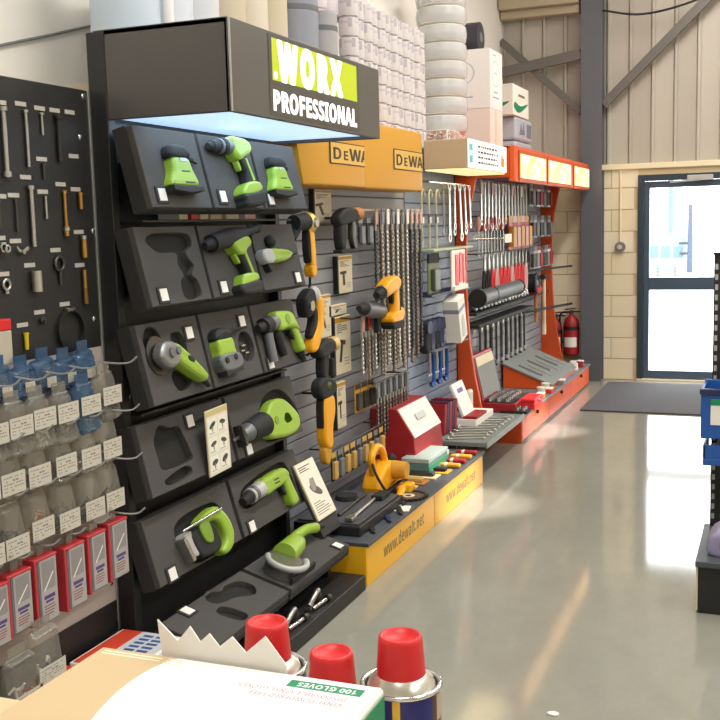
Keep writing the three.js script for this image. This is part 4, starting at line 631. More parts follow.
// ---------- grey wrench bay ----------
const fb = wallThing('wrench_bay', 'narrow blue-grey slatted bay under a glowing white canopy box', 'display bay', 6.29, 0, SX);
{
  const R = (d) => d - 6.29;
  slatBay(fb, 6.29, 7.385, .1, 2.09, M.slatBlue, 6.29);
  obj('foot', [span(R(6.3), R(7.38), 0, .1, -.05, .2)], M.standBlack, fb);
  const deck = obj('grey_shelf', [span(R(6.33), R(7.37), .205, .235, .0, .50, .004)], M.shelfGrey, fb, 'grey metal shelf'); obj('shelf_lip', [span(R(6.33), R(7.37), .198, .24, .495, .505, .002)], M.shelfGrey, deck);
  obj('bracket', [span(R(6.34), R(6.36), .10, .205, 0, .3)], M.standBlack, fb); obj('bracket', [span(R(7.34), R(7.36), .10, .205, 0, .3)], M.standBlack, fb);
  const face = paint(512, 110, (g, w, h) => { g.fillStyle = '#fbfaf0'; g.fillRect(0, 0, w, h); g.fillStyle = '#5f9f9b'; g.fillRect(14, 18, 42, 72); g.fillStyle = '#bfe0dc'; g.fillRect(22, 42, 26, 20); g.fillStyle = '#2b2b30'; for (let i = 0; i < 4; i++) { let x = 120; while (x < 380) { const l = 10 + rnd() * 26; g.fillRect(x, 18 + i * 21, Math.min(l, 390 - x), 9); x += l + 8; } } g.fillStyle = '#cf8a3c'; g.fillRect(430, 38, 26, 50); g.fillStyle = '#7a8a4c'; g.fillRect(456, 50, 18, 38); });
  const c = obj('canopy', [span(R(6.37), R(7.36), 1.955, 2.135, .105, .385, .006)], S(0xcdb694, .5), fb); obj('canopy_arm', [span(R(6.4), R(7.3), 2.0, 2.09, .0, .11)], M.slatDark, fb);
  obj('lit_face', [span(R(6.37), R(7.36), 1.955, 2.135, .386, .392, .002)], M.white, c);
  obj('face_print', [new THREE.PlaneGeometry(.985, .174).translate(R(6.865), 2.045, .3928)], S(0xffffff, .5, 0, { map: face, emissive: 0xffffff, emissiveMap: face, emissiveIntensity: .55 }), c, 'backlit white face with dark print');
  obj('lit_underside', [span(R(6.38), R(7.35), 1.947, 1.954, .11, .38)], S(0xfff2c8, .5, 0, { emissive: 0xffe9a8, emissiveIntensity: .8 }), c, 'warm lit underside');
  const l = new THREE.RectAreaLight(0xffe2a6, 2.2, .95, .25); l.position.set(SX + .245, 1.942, -6.865); l.rotation.set(-Math.PI / 2, 0, Math.PI / 2); scene.add(l);
  for (const [d0, d1, y, o] of [[6.42, 7.36, 1.88, .12]]) obj('rail', [cyl([R(d0), y, o], [R(d1), y, o], .006), cyl([R(d0 + .05), y, 0], [R(d0 + .05), y, o], .005), cyl([R(d1 - .05), y, 0], [R(d1 - .05), y, o], .005)], M.chrome, fb);
  obj('small_shelf', [span(R(6.38), R(7.30), 1.44, 1.455, 0, .16, .003)], S(0xa9b49a, .45), fb);
  obj('small_shelf', [span(R(6.38), R(7.30), 1.15, 1.165, 0, .14, .003)], M.navy, fb); obj('small_shelf', [span(R(6.5), R(7.30), .78, .79, 0, .12, .003)], M.slatDark, fb);
  const p = obj('price_holder', [cyl([R(7.30), 1.50, .16], [R(7.38), 1.50, .40], .004)], M.chrome, fb); obj('price_card', [bx(.20, .06, .004, R(7.36), 1.50, .40, .001)], M.paper, p);
}
// spanner outline along y, hung from the top
function spannerGeo(L, w, t = .008) {
  const h = w * 1.05, s = [[-w * .45, -L + h * .9], [-w * .35, -h * .8], [-h * .75, -h * .55], [-h * .8, -.0], [-h * .35, .0 + h * .2], [-h * .28, -h * .35], [h * .28, -h * .35], [h * .35, h * .2], [h * .8, 0], [h * .75, -h * .55], [w * .35, -h * .8], [w * .45, -L + h * .9]];
  const ring = []; for (let i = 1; i < 10; i++) { const a = Math.PI / 2 - .5 - i / 10 * (6.2832 - 1); ring.push([h * .75 * Math.cos(a), -L + h * .3 + h * .75 * Math.sin(a)]); }
  const sh = poly([...s, ...ring]); return ex(sh, t, 0, .0015, [circle(0, -L + h * .3, h * .38, 12)], 1);
}
function makeSpanner(L, w) { const t = new THREE.Group(); t.name = 'spanner'; t.rotation.y = Math.PI / 2; obj('spanner', spannerGeo(L, w), M.steelTool, t); return t; }
const spanners = [.36, .32, .28, .24].map((L) => makeSpanner(L, L * .125));
for (let k = 0; k < 11; k++) { const c = spanners[[1, 0, 1, 2, 1, 0, 2, 2, 1, 2, 3][k]].clone(); c.name = numbered('spanner'); scene.add(c); place(c, 6.74 + k * .06, 1.868, SX + .115 + (k % 2) * .02); c.rotation.z = k > 4 ? .12 : 0; tag(c, `${ORD[k]} polished spanner from the left hanging under the glowing white canopy box`, 'spanner', 'spanners under the white canopy box'); }
for (let k = 0; k < 3; k++) wtool('hex_key', `${ORD[k]} long pale hex key from the left, beside the long drill bits`, 'hex key', 6.46 + k * .09, 1.46, SX + .06 + .02 * k, (part) => { part('key', [tube([[.05, .33, 0], [.045, .36, 0], [.01, .375, 0], [-.012, .35, 0], [-.012, .2, 0], [-.012, .0, 0]], .008, 30, 6)], S(0xd3cfc0, .35, .5)); part('tag', [bx(.03, .04, .003, -.012, .18, .01)], M.paper); part('sleeve', [cyl([-.012, .16, 0], [-.012, .22, 0], .01, .01, 8)], M.greyPlastic); });
wtool('red_white_pack', 'white pack with a red tool picture on the blue-grey slats', 'pack', 6.93, 1.166, -2.03, (part) => { part('card', [span(-.16, .16, 0, .27, -.012, 0, .003)], M.paper); part('red_print', [span(-.09, -.02, .03, .24, .0, .006, .004), span(.0, .07, .05, .25, 0, .006, .004), span(.09, .13, .04, .24, 0, .006, .003)], M.red); part('base', [span(-.16, .16, 0, .03, .001, .02, .003)], M.paper); });
wtool('olive_pack', 'dark olive pack left of the white pack with red picture', 'pack', 6.52, 1.166, -2.08, (part) => { part('card', [span(-.11, .11, 0, .20, -.01, 0, .002)], M.olive); part('header', [span(-.11, .11, .2, .26, -.01, .004, .002)], M.rubber); part('blister', [span(-.06, .06, .02, .16, 0, .03, .008)], S(0x4c5344, .4)); });
wtool('white_carton', 'slanting white carton with a blue oval hanging on the blue-grey slats', 'carton', 6.92, .80, -2.04, (part, t) => { t.rotation.z = .0; const r = (g) => g.rotateZ(.28).translate(0, .0, 0); part('carton', [r(span(-.08, .08, .03, .33, -.06, .05, .004))], M.paper); part('print', [r(ex(smooth([[-.03, .06], [.03, .06], [.035, .12], [.02, .2], [-.02, .2], [-.035, .12]]), .002, .0502, .0005))], M.paleGrey); part('band', [r(span(-.081, .081, .24, .27, -.061, .051, .003))], M.slatBlue); });
for (let k = 0; k < 3; k++) wtool('g_clamp', `${ORD[k]} blue clamp from the left hanging low on the blue-grey slats`, 'clamp', 6.62 + k * .15, .54, SX + .05, (part) => { part('frame', [tube([[.05, .0, 0], [.05, .2, 0], [.02, .24, 0], [-.05, .24, 0]], .013, 24, 8), tube([[.05, .02, 0], [.02, .0, 0], [-.02, .02, 0]], .012, 12, 8)], M.blue); part('screw', [cyl([-.04, .24, 0], [-.03, .08, 0], .008)], M.steelTool); part('handle', [cyl([-.075, .08, 0], [.0, .08, 0], .006)], M.steelTool); });
for (let k = 0; k < 4; k++) wtool('dark_tool_pouch', `${ORD[k]} dark blue pouch from the left above the low blue clamps`, 'pouch', 6.46 + k * .1, .795, SX + .07, (part) => { part('pouch', [ex(smooth([[-.04, .0], [.04, .0], [.045, .16], [.0, .2], [-.045, .16]]), .05, -.03, .012)], k % 2 ? M.navy : M.rubber); part('flap', [ex(smooth([[-.045, .12], [.045, .12], [.04, .19], [-.04, .19]]), .012, .02, .004)], M.navy); });
wtool('leaflet_stand', 'white and red leaflet stand on the grey metal shelf', 'leaflet stand', 6.98, .235, -1.99, (part) => { part('base', [span(-.16, .3, .001, .05, -.08, .1, .006)], M.paper); part('tray', [span(-.15, .12, .05, .07, .0, .1, .003)], M.redDark); part('face', [bx(.26, .24, .02, 0, 0, 0, .003).rotateX(-.4).translate(-.02, .17, -.04)], M.white); part('logo', [bx(.12, .03, .003, 0, .06, .0115, .001).rotateX(-.4).translate(-.02, .17, -.04)], M.purple); part('side', [bx(.1, .16, .04, .2, .12, -.05, .02)], S(0xd9d2c2, .4)); });
for (let k = 0; k < 5; k++) wtool('catalogue', `${ORD[k]} dark red catalogue from the left leaning behind the leaflet stand`, 'book', 6.50 + k * .06, .235, -2.09, (part) => { part('block', [span(-.02, .02, .002, .19, -.07, .07).rotateZ(-.15).translate(0, .004, 0)], M.paper); part('cover', [span(-.024, -.02, 0, .2, -.075, .075).rotateZ(-.15).translate(0, .004, 0), span(.02, .024, 0, .2, -.075, .075).rotateZ(-.15).translate(0, .004, 0), span(-.024, .024, 0, .2, .0745, .077).rotateZ(-.15).translate(0, .004, 0)], k % 2 ? M.navy : M.redDark); });
for (let k = 0; k < 9; k++) { const c = spanners[[3, 3, 2, 2, 2, 1, 1, 1, 1][k]].clone(); c.name = numbered('spanner'); scene.add(c); c.rotation.set(-Math.PI / 2, -Math.PI / 2 + .35, 0, 'YXZ'); c.position.set(-1.735, .2365, -(6.46 + k * .095)); tag(c, `${ORD[k]} spanner from the left lying in the row on the grey metal shelf`, 'spanner', 'spanners on the grey shelf'); }

// ---------- orange bay ----------
const ob = wallThing('orange_tool_bay', 'orange framed tool bay with three glowing header panels and orange drawers', 'display bay', 7.42, 0, SX);
{
  const R = (d) => d - 7.42;
  slatBay(ob, 7.46, 10.36, .2, 2.09, M.slat, 7.42);
  const upr = [[0, 2.05], [.16, 2.05], [.155, 1.93], [.115, 1.75], [.082, 1.5], [.072, 1.25], [.08, 1.0], [.095, .75], [.13, .5], [.19, .2], [0, .2]];
  obj('upright', [ex(upr, .04, -.02, .004).rotateY(-Math.PI / 2)], M.orangeDark, ob, 'curved orange upright'); 
  obj('upright', [ex(upr.map(([x, y]) => [x ? x + .03 : x, y]), .04, -.02, .004).rotateY(-Math.PI / 2).translate(R(10.37), 0, 0)], M.orangeDark, ob, 'curved orange upright');
  obj('plinth', [span(R(7.45), R(10.36), .0, .19, 0, .455)], M.standBlack, ob); obj('plinth_side', [span(R(7.435), R(7.45), .0, .19, .0, .47, .002)], M.orangeDark, ob); obj('plinth_top', [span(R(7.43), R(10.38), .19, .205, -.01, .485, .003)], M.greyDeck, ob, 'grey plinth top');
  for (let k = 0; k < 3; k++) { const d0 = 7.455 + k * .968, f = obj('drawer', [span(R(d0), R(d0 + .962), .02, .187, .457, .472, .003)], M.orange, ob, 'orange drawer front'); obj('knob', [cyl([R(d0 + .48), .155, .472], [R(d0 + .48), .155, .492], .013, .016, 14)], M.black, f); }
  obj('header', [span(R(7.405), R(10.5), 1.90, 2.15, .40, .44, .006), span(R(7.405), R(7.43), 1.93, 2.15, 0, .40, .004), span(R(10.47), R(10.5), 1.93, 2.15, 0, .40, .004), span(R(7.405), R(10.5), 2.13, 2.15, 0, .40)], M.orange, ob, 'orange header');
  const flame = paint(256, 128, (g, w, h) => { g.fillStyle = '#ffd9a0'; g.fillRect(0, 0, w, h); for (let i = 0; i < 90; i++) { const x = rnd() * w, y = rnd() * h, r = 8 + rnd() * 26; const q = g.createRadialGradient(x, y, 0, x, y, r), c = ['255,240,200', '255,196,90', '250,150,60', '255,250,235'][Math.floor(rnd() * 4)]; q.addColorStop(0, `rgba(${c},.6)`); q.addColorStop(1, `rgba(${c},0)`); g.fillStyle = q; g.fillRect(x - r, y - r, 2 * r, 2 * r); } });
  for (const [a, b] of [[7.55, 8.425], [8.55, 9.51], [9.71, 10.47]]) { const fr = obj('panel_frame', [span(R(a) - .03, R(b) + .03, 1.905, 2.125, .44, .448, .002)], M.orangeDark, ob); obj('lit_panel', [span(R(a), R(b), 1.928, 2.098, .448, .452, .001)], S(0xffffff, .4, 0, { map: flame, emissive: 0xffffff, emissiveMap: flame, emissiveIntensity: 1.1 }), fr, 'glowing orange and yellow panel'); const l = new THREE.RectAreaLight(0xffc27a, .9, b - a, .17); l.position.set(SX + .456, 2.013, -(a + b) / 2); l.rotation.y = -Math.PI / 2; scene.add(l); l.lookAt(SX + 2, 2.013, -(a + b) / 2); l.rotateY(Math.PI); }
  for (const y of [1.94, 1.66, 1.38]) obj('rail', [cyl([R(7.6), y, .10], [R(10.3), y, .10], .006), cyl([R(7.7), y, 0], [R(7.7), y, .1], .005), cyl([R(9), y, 0], [R(9), y, .1], .005), cyl([R(10.2), y, 0], [R(10.2), y, .1], .005)], M.black, ob);
  obj('socket_rail', [span(R(7.55), R(10.2), .925, .945, 0, .11, .004)], M.rubber, ob); obj('socket_rail', [span(R(7.55), R(9.4), .83, .86, 0, .13, .01)], M.rubber, ob);
  obj('outrigger', [cyl([R(9.3), 1.17, .05], [R(10.36), 1.17, .30], .01), cyl([R(9.5), 1.17, 0], [R(9.5), 1.17, .1], .006)], M.rubber, ob); obj('outrigger', [cyl([R(9.3), .80, .05], [R(10.36), .80, .30], .012), cyl([R(9.5), .8, 0], [R(9.5), .8, .1], .006)], M.rubber, ob);
}
for (let k = 0; k < 15; k++) { const c = spanners[[1, 0, 1, 0, 0][k % 5]].clone(); c.name = numbered('spanner'); scene.add(c); place(c, 7.72 + k * .108, 1.93, SX + .105); if (k % 3 === 0) obj('hang_tag', [bx(.07, .09, .003, 0, -.06, .012)], [M.paper, M.pink][k % 2], c); tag(c, `${ORD[k]} polished spanner from the left in the top row of the orange bay`, 'spanner', 'spanners in the top row of the orange bay'); }
const gp = [makePack('tool_pack', .13, .2, M.paleGrey, M.greyPlastic, .03), makePack('tool_pack', .13, .2, M.greyPlastic, M.darkSteel, .03), makePack('tool_pack', .13, .2, M.paper, M.redDark, .03)];
const rp = [makePack('red_pack', .14, .28, M.red, M.amber, .04), makePack('red_pack', .14, .28, M.redDark, M.pink, .04)];
for (let k = 0; k < 6; k++) { hangPack(gp[k % 3], 9.42 + k * .155, 1.945, SX + .115, `${ORD[k]} grey tool pack from the left at the far end of the top row`, 'grey packs, far end of top row'); hangPack(gp[(k + 1) % 2], 9.42 + k * .155, 1.665, SX + .115, `${ORD[k]} grey tool pack from the left at the far end of the second row`, 'grey packs, far end of second row'); hangPack(gp[(k * 2 + 1) % 3], 9.42 + k * .155, 1.385, SX + .115, `${ORD[k]} grey tool pack from the left at the far end of the third row`, 'grey packs, far end of third row'); }
for (let k = 0; k < 5; k++) hangPack(rp[k % 2], 8.62 + k * .15, 1.665, SX + .115, `${ORD[k]} red pack from the left beside the hanging screwdrivers`, 'red packs beside the screwdrivers');
for (let k = 0; k < 9; k++) wtool('screwdriver', `${ORD[k]} hanging screwdriver from the left in the second row of the orange bay`, 'screwdriver', 7.66 + k * .095, 1.37, SX + .10, (part) => { part('handle', [lathe([[.004, .18], [.014, .185], [.019, .22], [.018, .27], [.013, .29], [.001, .293]], 14)], k % 3 ? M.redDark : M.pink); part('shaft', [cyl([0, .18, 0], [0, .0, 0], .0055)], M.chrome); part('tip', [bx(.009, .02, .004, 0, -.005, 0, .001)], M.steelTool); });
for (let k = 0; k < 12; k++) wtool('pliers', k < 2 ? `${ORD[k]} black handled pair of pliers from the left in the third row` : `${ORD[k - 2]} red handled pair of pliers from the left in the third row`, 'pliers', 7.78 + k * .128, 1.02, SX + .105, (part) => {
  part('jaw', [ex(smooth([[-.018, .22], [-.022, .27], [-.008, .34], [.0, .35], [.008, .34], [.022, .27], [.018, .22]]), .014, 0, .003)], M.steelTool); const h = k < 2 ? M.rubber : k % 4 === 3 ? M.pink : M.red;
  part('handle', [tube([[-.012, .23, .007], [-.03, .16, .007], [-.034, .08, .007], [-.02, .0, .007]], .011, 14, 8)], h); part('handle', [tube([[.012, .23, .007], [.03, .16, .007], [.034, .08, .007], [.02, .0, .007]], .011, 14, 8)], h); part('pivot', [cyl([0, .24, .012], [0, .24, .018], .009)], M.chrome);
});
wtool('torque_case', 'long dark grey tube lying across the slats below the red pliers', 'tube', 8.3, 1.06, SX + .10, (part) => { part('tube', [cyl([-.66, -.01, 0], [.58, .0, 0], .066, .066, 24)], S(0x53585b, .45)); part('end_cap', [cyl([-.69, -.01, 0], [-.66, -.01, 0], .07, .07, 24)], M.rubber); part('end_cap', [cyl([.58, 0, 0], [.61, 0, 0], .07, .07, 24)], M.rubber); part('strap', [cyl([-.3, -.007, 0], [-.27, -.007, 0], .069, .069, 24)], M.black); });
for (let k = 0; k < 16; k++) wtool('socket', `${ORD[k]} chrome socket from the left standing on the black socket rail`, 'socket', 7.66 + k * .115, .9455, SX + .07, (part) => { const r = .018 + .006 * ((k * 7) % 4) / 3; part('body', [lathe([[.0, .0], [r, .0], [r, .03], [r * .82, .036], [r * .82, .062], [.0, .062]], 16)], M.chrome); part('drive', [bx(r * .8, .002, r * .8, 0, .0628, 0)], M.black); });
for (let k = 0; k < 10; k++) wtool('extension_bar', `${ORD[k]} grey steel bar from the left hanging under the socket rails`, 'bar', 7.9 + k * .17, .44, SX + .03, (part) => { part('bar', [cyl([0, 0, .01], [0, .38, .01], .009 + .003 * (k % 3))], M.darkSteel); part('head', [bx(.036, .05, .03, 0, .36, .012, .006)], M.steelTool); part('collar', [cyl([0, .02, .01], [0, .05, .01], .016)], M.steelTool); });
wtool('hammer', 'hammer with a long pale wooden handle near the far orange upright', 'hammer', 9.92, .54, SX + .12, (part) => { part('handle', [tube([[0, 0, 0], [.004, .2, 0], [-.004, .4, 0], [0, .56, 0]], .017, 16, 10)], S(0xd8c8a8, .5)); part('head', [cyl([-.08, .55, 0], [.05, .55, 0], .026, .03), ex([[.05, .57], [.11, .55], [.11, .545], [.05, .525]], .03, -.015, .003)], M.darkSteel); part('grip', [cyl([0, .0, 0], [0, .1, 0], .02, .019)], M.cream); });
wtool('red_mallet', 'red headed tool left of the pale handled hammer', 'mallet', 9.65, .68, SX + .10, (part) => { part('handle', [cyl([0, 0, 0], [0, .3, 0], .016)], M.copperWood); part('head', [cyl([-.09, .30, 0], [.09, .30, 0], .042, .042, 18)], M.red); part('band', [cyl([-.03, .30, 0], [.03, .30, 0], .044, .044, 18)], M.redDark); });
wtool('black_reel', 'black reel hanging between the grey packs and the hammer', 'reel', 9.55, 1.05, SX + .08, (part) => { part('reel', [cyl([0, 0, -.04], [0, 0, .05], .085, .085, 26)], M.rubber); part('rim', [new THREE.TorusGeometry(.085, .012, 8, 28).translate(0, 0, .05)], M.black); part('hub', [cyl([0, 0, .05], [0, 0, .062], .03, .028, 18)], M.greyPlastic); });
wtool('socket_case', 'open red steel case with grey lid foam and rows of chrome sockets', 'tool case', 7.78, .205, -1.93, (part) => {
  part('tray', [span(-.24, .30, .001, .07, -.12, .14, .006)], M.redDark); part('insert', [span(-.22, .28, .07, .074, -.10, .12)], M.rubber); const lid = part('lid', [bx(.54, .36, .045, 0, 0, 0, .01).rotateX(-.22).translate(.03, .245, -.165)], M.redDark); part('lid_foam', [bx(.49, .31, .012, 0, 0, .024, .002).rotateX(-.22).translate(.03, .245, -.165)], S(0x8b8f8d, .8), lid); part('lid_label', [bx(.48, .07, .003, 0, .12, .031, .001).rotateX(-.22).translate(.03, .245, -.165)], M.cream, lid);
  for (let r = 0; r < 3; r++) for (let c = 0; c < 7; c++) part('socket', [cyl([-.17 + c * .068, .074, -.07 + r * .065], [-.17 + c * .068, .10, -.07 + r * .065], .018, .016, 12)], M.chrome);
});
wtool('red_socket_box', 'closed small red box before the open red steel case', 'tool case', 7.86, .205, -1.735, (part) => { part('base', [span(-.14, .14, .001, .05, -.055, .05, .006)], M.red); part('lid', [span(-.142, .142, .052, .08, -.057, .052, .006)], M.red); part('latch', [bx(.03, .03, .006, 0, .05, .053, .002)], M.chrome); });
wtool('socket_strip', 'short strip of chrome sockets left of the small red box', 'socket set', 7.60, .205, -1.80, (part) => { part('strip', [span(-.08, .08, .001, .02, -.1, .1, .003)], M.rubber); for (let r = 0; r < 2; r++) for (let c = 0; c < 4; c++) part('socket', [cyl([-.035 + r * .07, .02, -.07 + c * .045], [-.035 + r * .07, .045, -.07 + c * .045], .017, .015, 12)], M.chrome); });
wtool('slanted_display', 'large grey slanted tool board with orange side on the orange plinth', 'display board', 9.25, .205, -1.93, (part) => { part('wedge', [ex([[-.24, .001], [.17, .001], [.17, .03], [-.24, .20]], 1.1, -.55, .004).rotateY(-Math.PI / 2)], M.orange); const f = part('face', [bx(1.14, .016, .47, 0, 0, 0, .004).rotateX(.39).translate(0, .128, -.035)], M.shelfGrey); for (let k = 0; k < 6; k++) part('flat_tool', [bx(.03, .012, .22, -.42 + k * .165, .015, (k % 2) * .05, .004).rotateX(.39).translate(0, .128, -.035)], k % 2 ? M.steelTool : M.greyPlastic, f); });
[[8.25, -1.75, M.amber], [8.4, -1.78, M.cream], [8.52, -1.74, M.red], [8.62, -1.79, M.cream], [9.0, -1.73, M.steelTool], [9.9, -1.78, M.paper], [10.0, -1.85, M.teal], [10.1, -1.76, M.redDark], [10.2, -1.84, M.cream]].forEach(([d, x, m], i) => wtool('small_tin', `${ORD[i]} little tin or pack from the left along the front of the orange plinth`, 'tin', d, .205, x, (part) => { part('body', [i % 2 ? cyl([0, .001, 0], [0, .06, 0], .035, .035, 16) : span(-.045, .045, .001, .04, -.03, .03, .004)], m); part('lid', [i % 2 ? cyl([0, .06, 0], [0, .068, 0], .036, .036, 16) : span(-.046, .046, .036, .046, -.031, .031, .003)], M.paper); }));
// fire extinguishers on the end wall
[[-1.945, .078, .40, 'larger fire extinguisher with white label, beside the steel column'], [-2.10, .062, .36, 'smaller fire extinguisher half hidden behind the orange upright']].forEach(([x, r, h, label]) => {
  const t = thing('fire_extinguisher', label, 'fire extinguisher', [x, .25, -10.65]);
  obj('cylinder', [lathe([[0, 0], [r * .9, 0], [r, .02], [r, h - .08], [r * .85, h - .03], [r * .4, h], [r * .3, h + .02], [0, h + .02]], 28)], M.redDark, t); obj('label', [new THREE.CylinderGeometry(r + .001, r + .001, .10, 20, 1, true, -.9, 1.8).translate(0, .14, 0)], M.paper, t, 'white label'); obj('band', [cyl([0, h - .14, 0], [0, h - .10, 0], r + .0015, r + .0015, 28)], M.black, t);
  obj('valve', [cyl([0, h + .02, 0], [0, h + .06, 0], .02, .016, 14)], M.darkSteel, t); obj('lever', [bx(.11, .012, .022, .045, h + .07, 0, .004).rotateZ(.12), bx(.10, .012, .022, .04, h + .045, 0, .004)], M.black, t); obj('hose', [tube([[-.015, h + .04, .01], [-r - .02, h + .03, .02], [-r - .03, h * .6, .02], [-r - .012, h * .3, .02]], .011, 20, 8)], M.rubber, t); obj('bracket', [bx(.06, .12, .1 - r + .0, 0, h * .6, -.05 - r / 2 + .0, .003)], M.darkSteel, t);
});
// ---------- stock on top of the displays ----------
const TOP = 2.115;
function rollPack(label, d, x, y, n, r, h, mat, group, cat = 'paper roll') {}
const rollMat = [S(0xe9e4dc, .85), S(0xdcd8d6, .85), S(0xe4dde2, .8)];
const printRoll = paint(256, 256, (g, w, h) => { g.fillStyle = '#d6d1d2'; g.fillRect(0, 0, w, h); for (let i = 0; i < 4; i++) for (let j = 0; j < 3; j++) { g.fillStyle = '#86808f'; g.fillRect(10 + i * 64, 14 + j * 85, 22, 14); g.fillStyle = '#b5aeb6'; g.fillRect(38 + i * 64, 40 + j * 85, 18, 26); g.fillStyle = '#c3bdc2'; g.fillRect(4 + i * 64, 50 + j * 85, 40, 6); } });
const rollPrint = S(0xffffff, .5, 0, { map: printRoll });
function makeRoll(r, h, mat) { const t = new THREE.Group(); t.name = 'paper_roll'; obj('roll', [lathe([[.02, .004], [r - .008, .0], [r, .008], [r, h - .008], [r - .008, h], [.02, h - .004], [.02, .004]], 20)], mat, t); obj('core', [lathe([[.016, .0], [.022, .0], [.022, h - .001], [.016, h - .001]], 14)], M.card, t); return t; }
// columns of small printed rolls: near column block in two depths
const small = makeRoll(.055, .105, rollPrint);
for (let c = 0; c < 12; c++) for (let l = 0; l < 7; l++) {
  if (c < 3 && l > 6) continue;
  const r = small.clone(); r.name = numbered('paper_roll'); scene.add(r); r.position.set(-2.23 + (c % 2) * -.01, TOP + .0005 + l * .106, -(5.53 + c * .109)); r.rotation.y = rnd() * 6;
  tag(r, `printed paper roll, ${ORD[c]} column from the black canopy, ${ORD[l]} layer up`, 'paper roll', 'stack of printed rolls');
}
const small2 = makeRoll(.06, .115, rollMat[2]);
for (let c = 0; c < 9; c++) for (let l = c < 4 ? 0 : 6; l < 10; l++) { const r = small2.clone(); r.name = numbered('paper_roll'); scene.add(r); r.position.set(-2.42, TOP + .0005 + l * .116, -(5.16 + c * .124)); tag(r, `pale lilac roll behind the printed rolls, ${ORD[c]} column from left, ${ORD[l]} layer up`, 'paper roll', 'taller stack of lilac rolls'); }
// big rolls
const big = (label, d, x, r, h, m, band) => { const t = thing('large_roll', label, 'paper roll', [x, TOP + .0005, -d]); obj('roll', [lathe([[.03, 0], [r - .01, 0], [r, .01], [r, h - .01], [r - .01, h], [.03, h - .004], [.03, 0]], 32)], m, t); obj('core', [lathe([[.024, 0], [.034, 0], [.034, h + .002], [.024, h + .002]], 16)], M.card, t); if (band) obj('band', [cyl([0, h - .10, 0], [0, h - .075, 0], r + .002, r + .002, 32)], M.slatDark, t); return t; };
big('large grey-blue roll standing behind the end of the black canopy', 4.92, -2.28, .125, .66, S(0x8d93a0, .45), true);
big('narrow grey roll right of the large grey-blue roll', 5.16, -2.24, .09, .60, S(0xa6a6aa, .6), true);
[[4.21, .11], [4.44, .105], [4.66, .10]].forEach(([d, r], i) => big(`${ORD[i]} beige wrapped roll from the left behind the black canopy`, d, -2.30, r, .7, S(i === 1 ? 0xd6cebb : 0xc8bda4, .6), false));
[[3.47, .13, 0xc3d3e2], [3.735, .12, 0xd3dce6], [3.97, .11, 0xcfd3da]].forEach(([d, r, c], i) => big(`${ORD[i]} pale blue wrapped roll from the left above the black canopy end`, d, -2.30, r, .62, S(c, .45), false));
{ const p = thing('white_pipe', 'thin white post standing between the pale blue wrapped rolls', 'post', [-2.17, TOP, -3.56]); obj('pipe', [cyl([0, 0, 0], [0, .7, 0], .022, .022, 14)], M.white, p); obj('foot', [cyl([0, 0, 0], [0, .012, 0], .04, .04, 16)], M.white, p); }
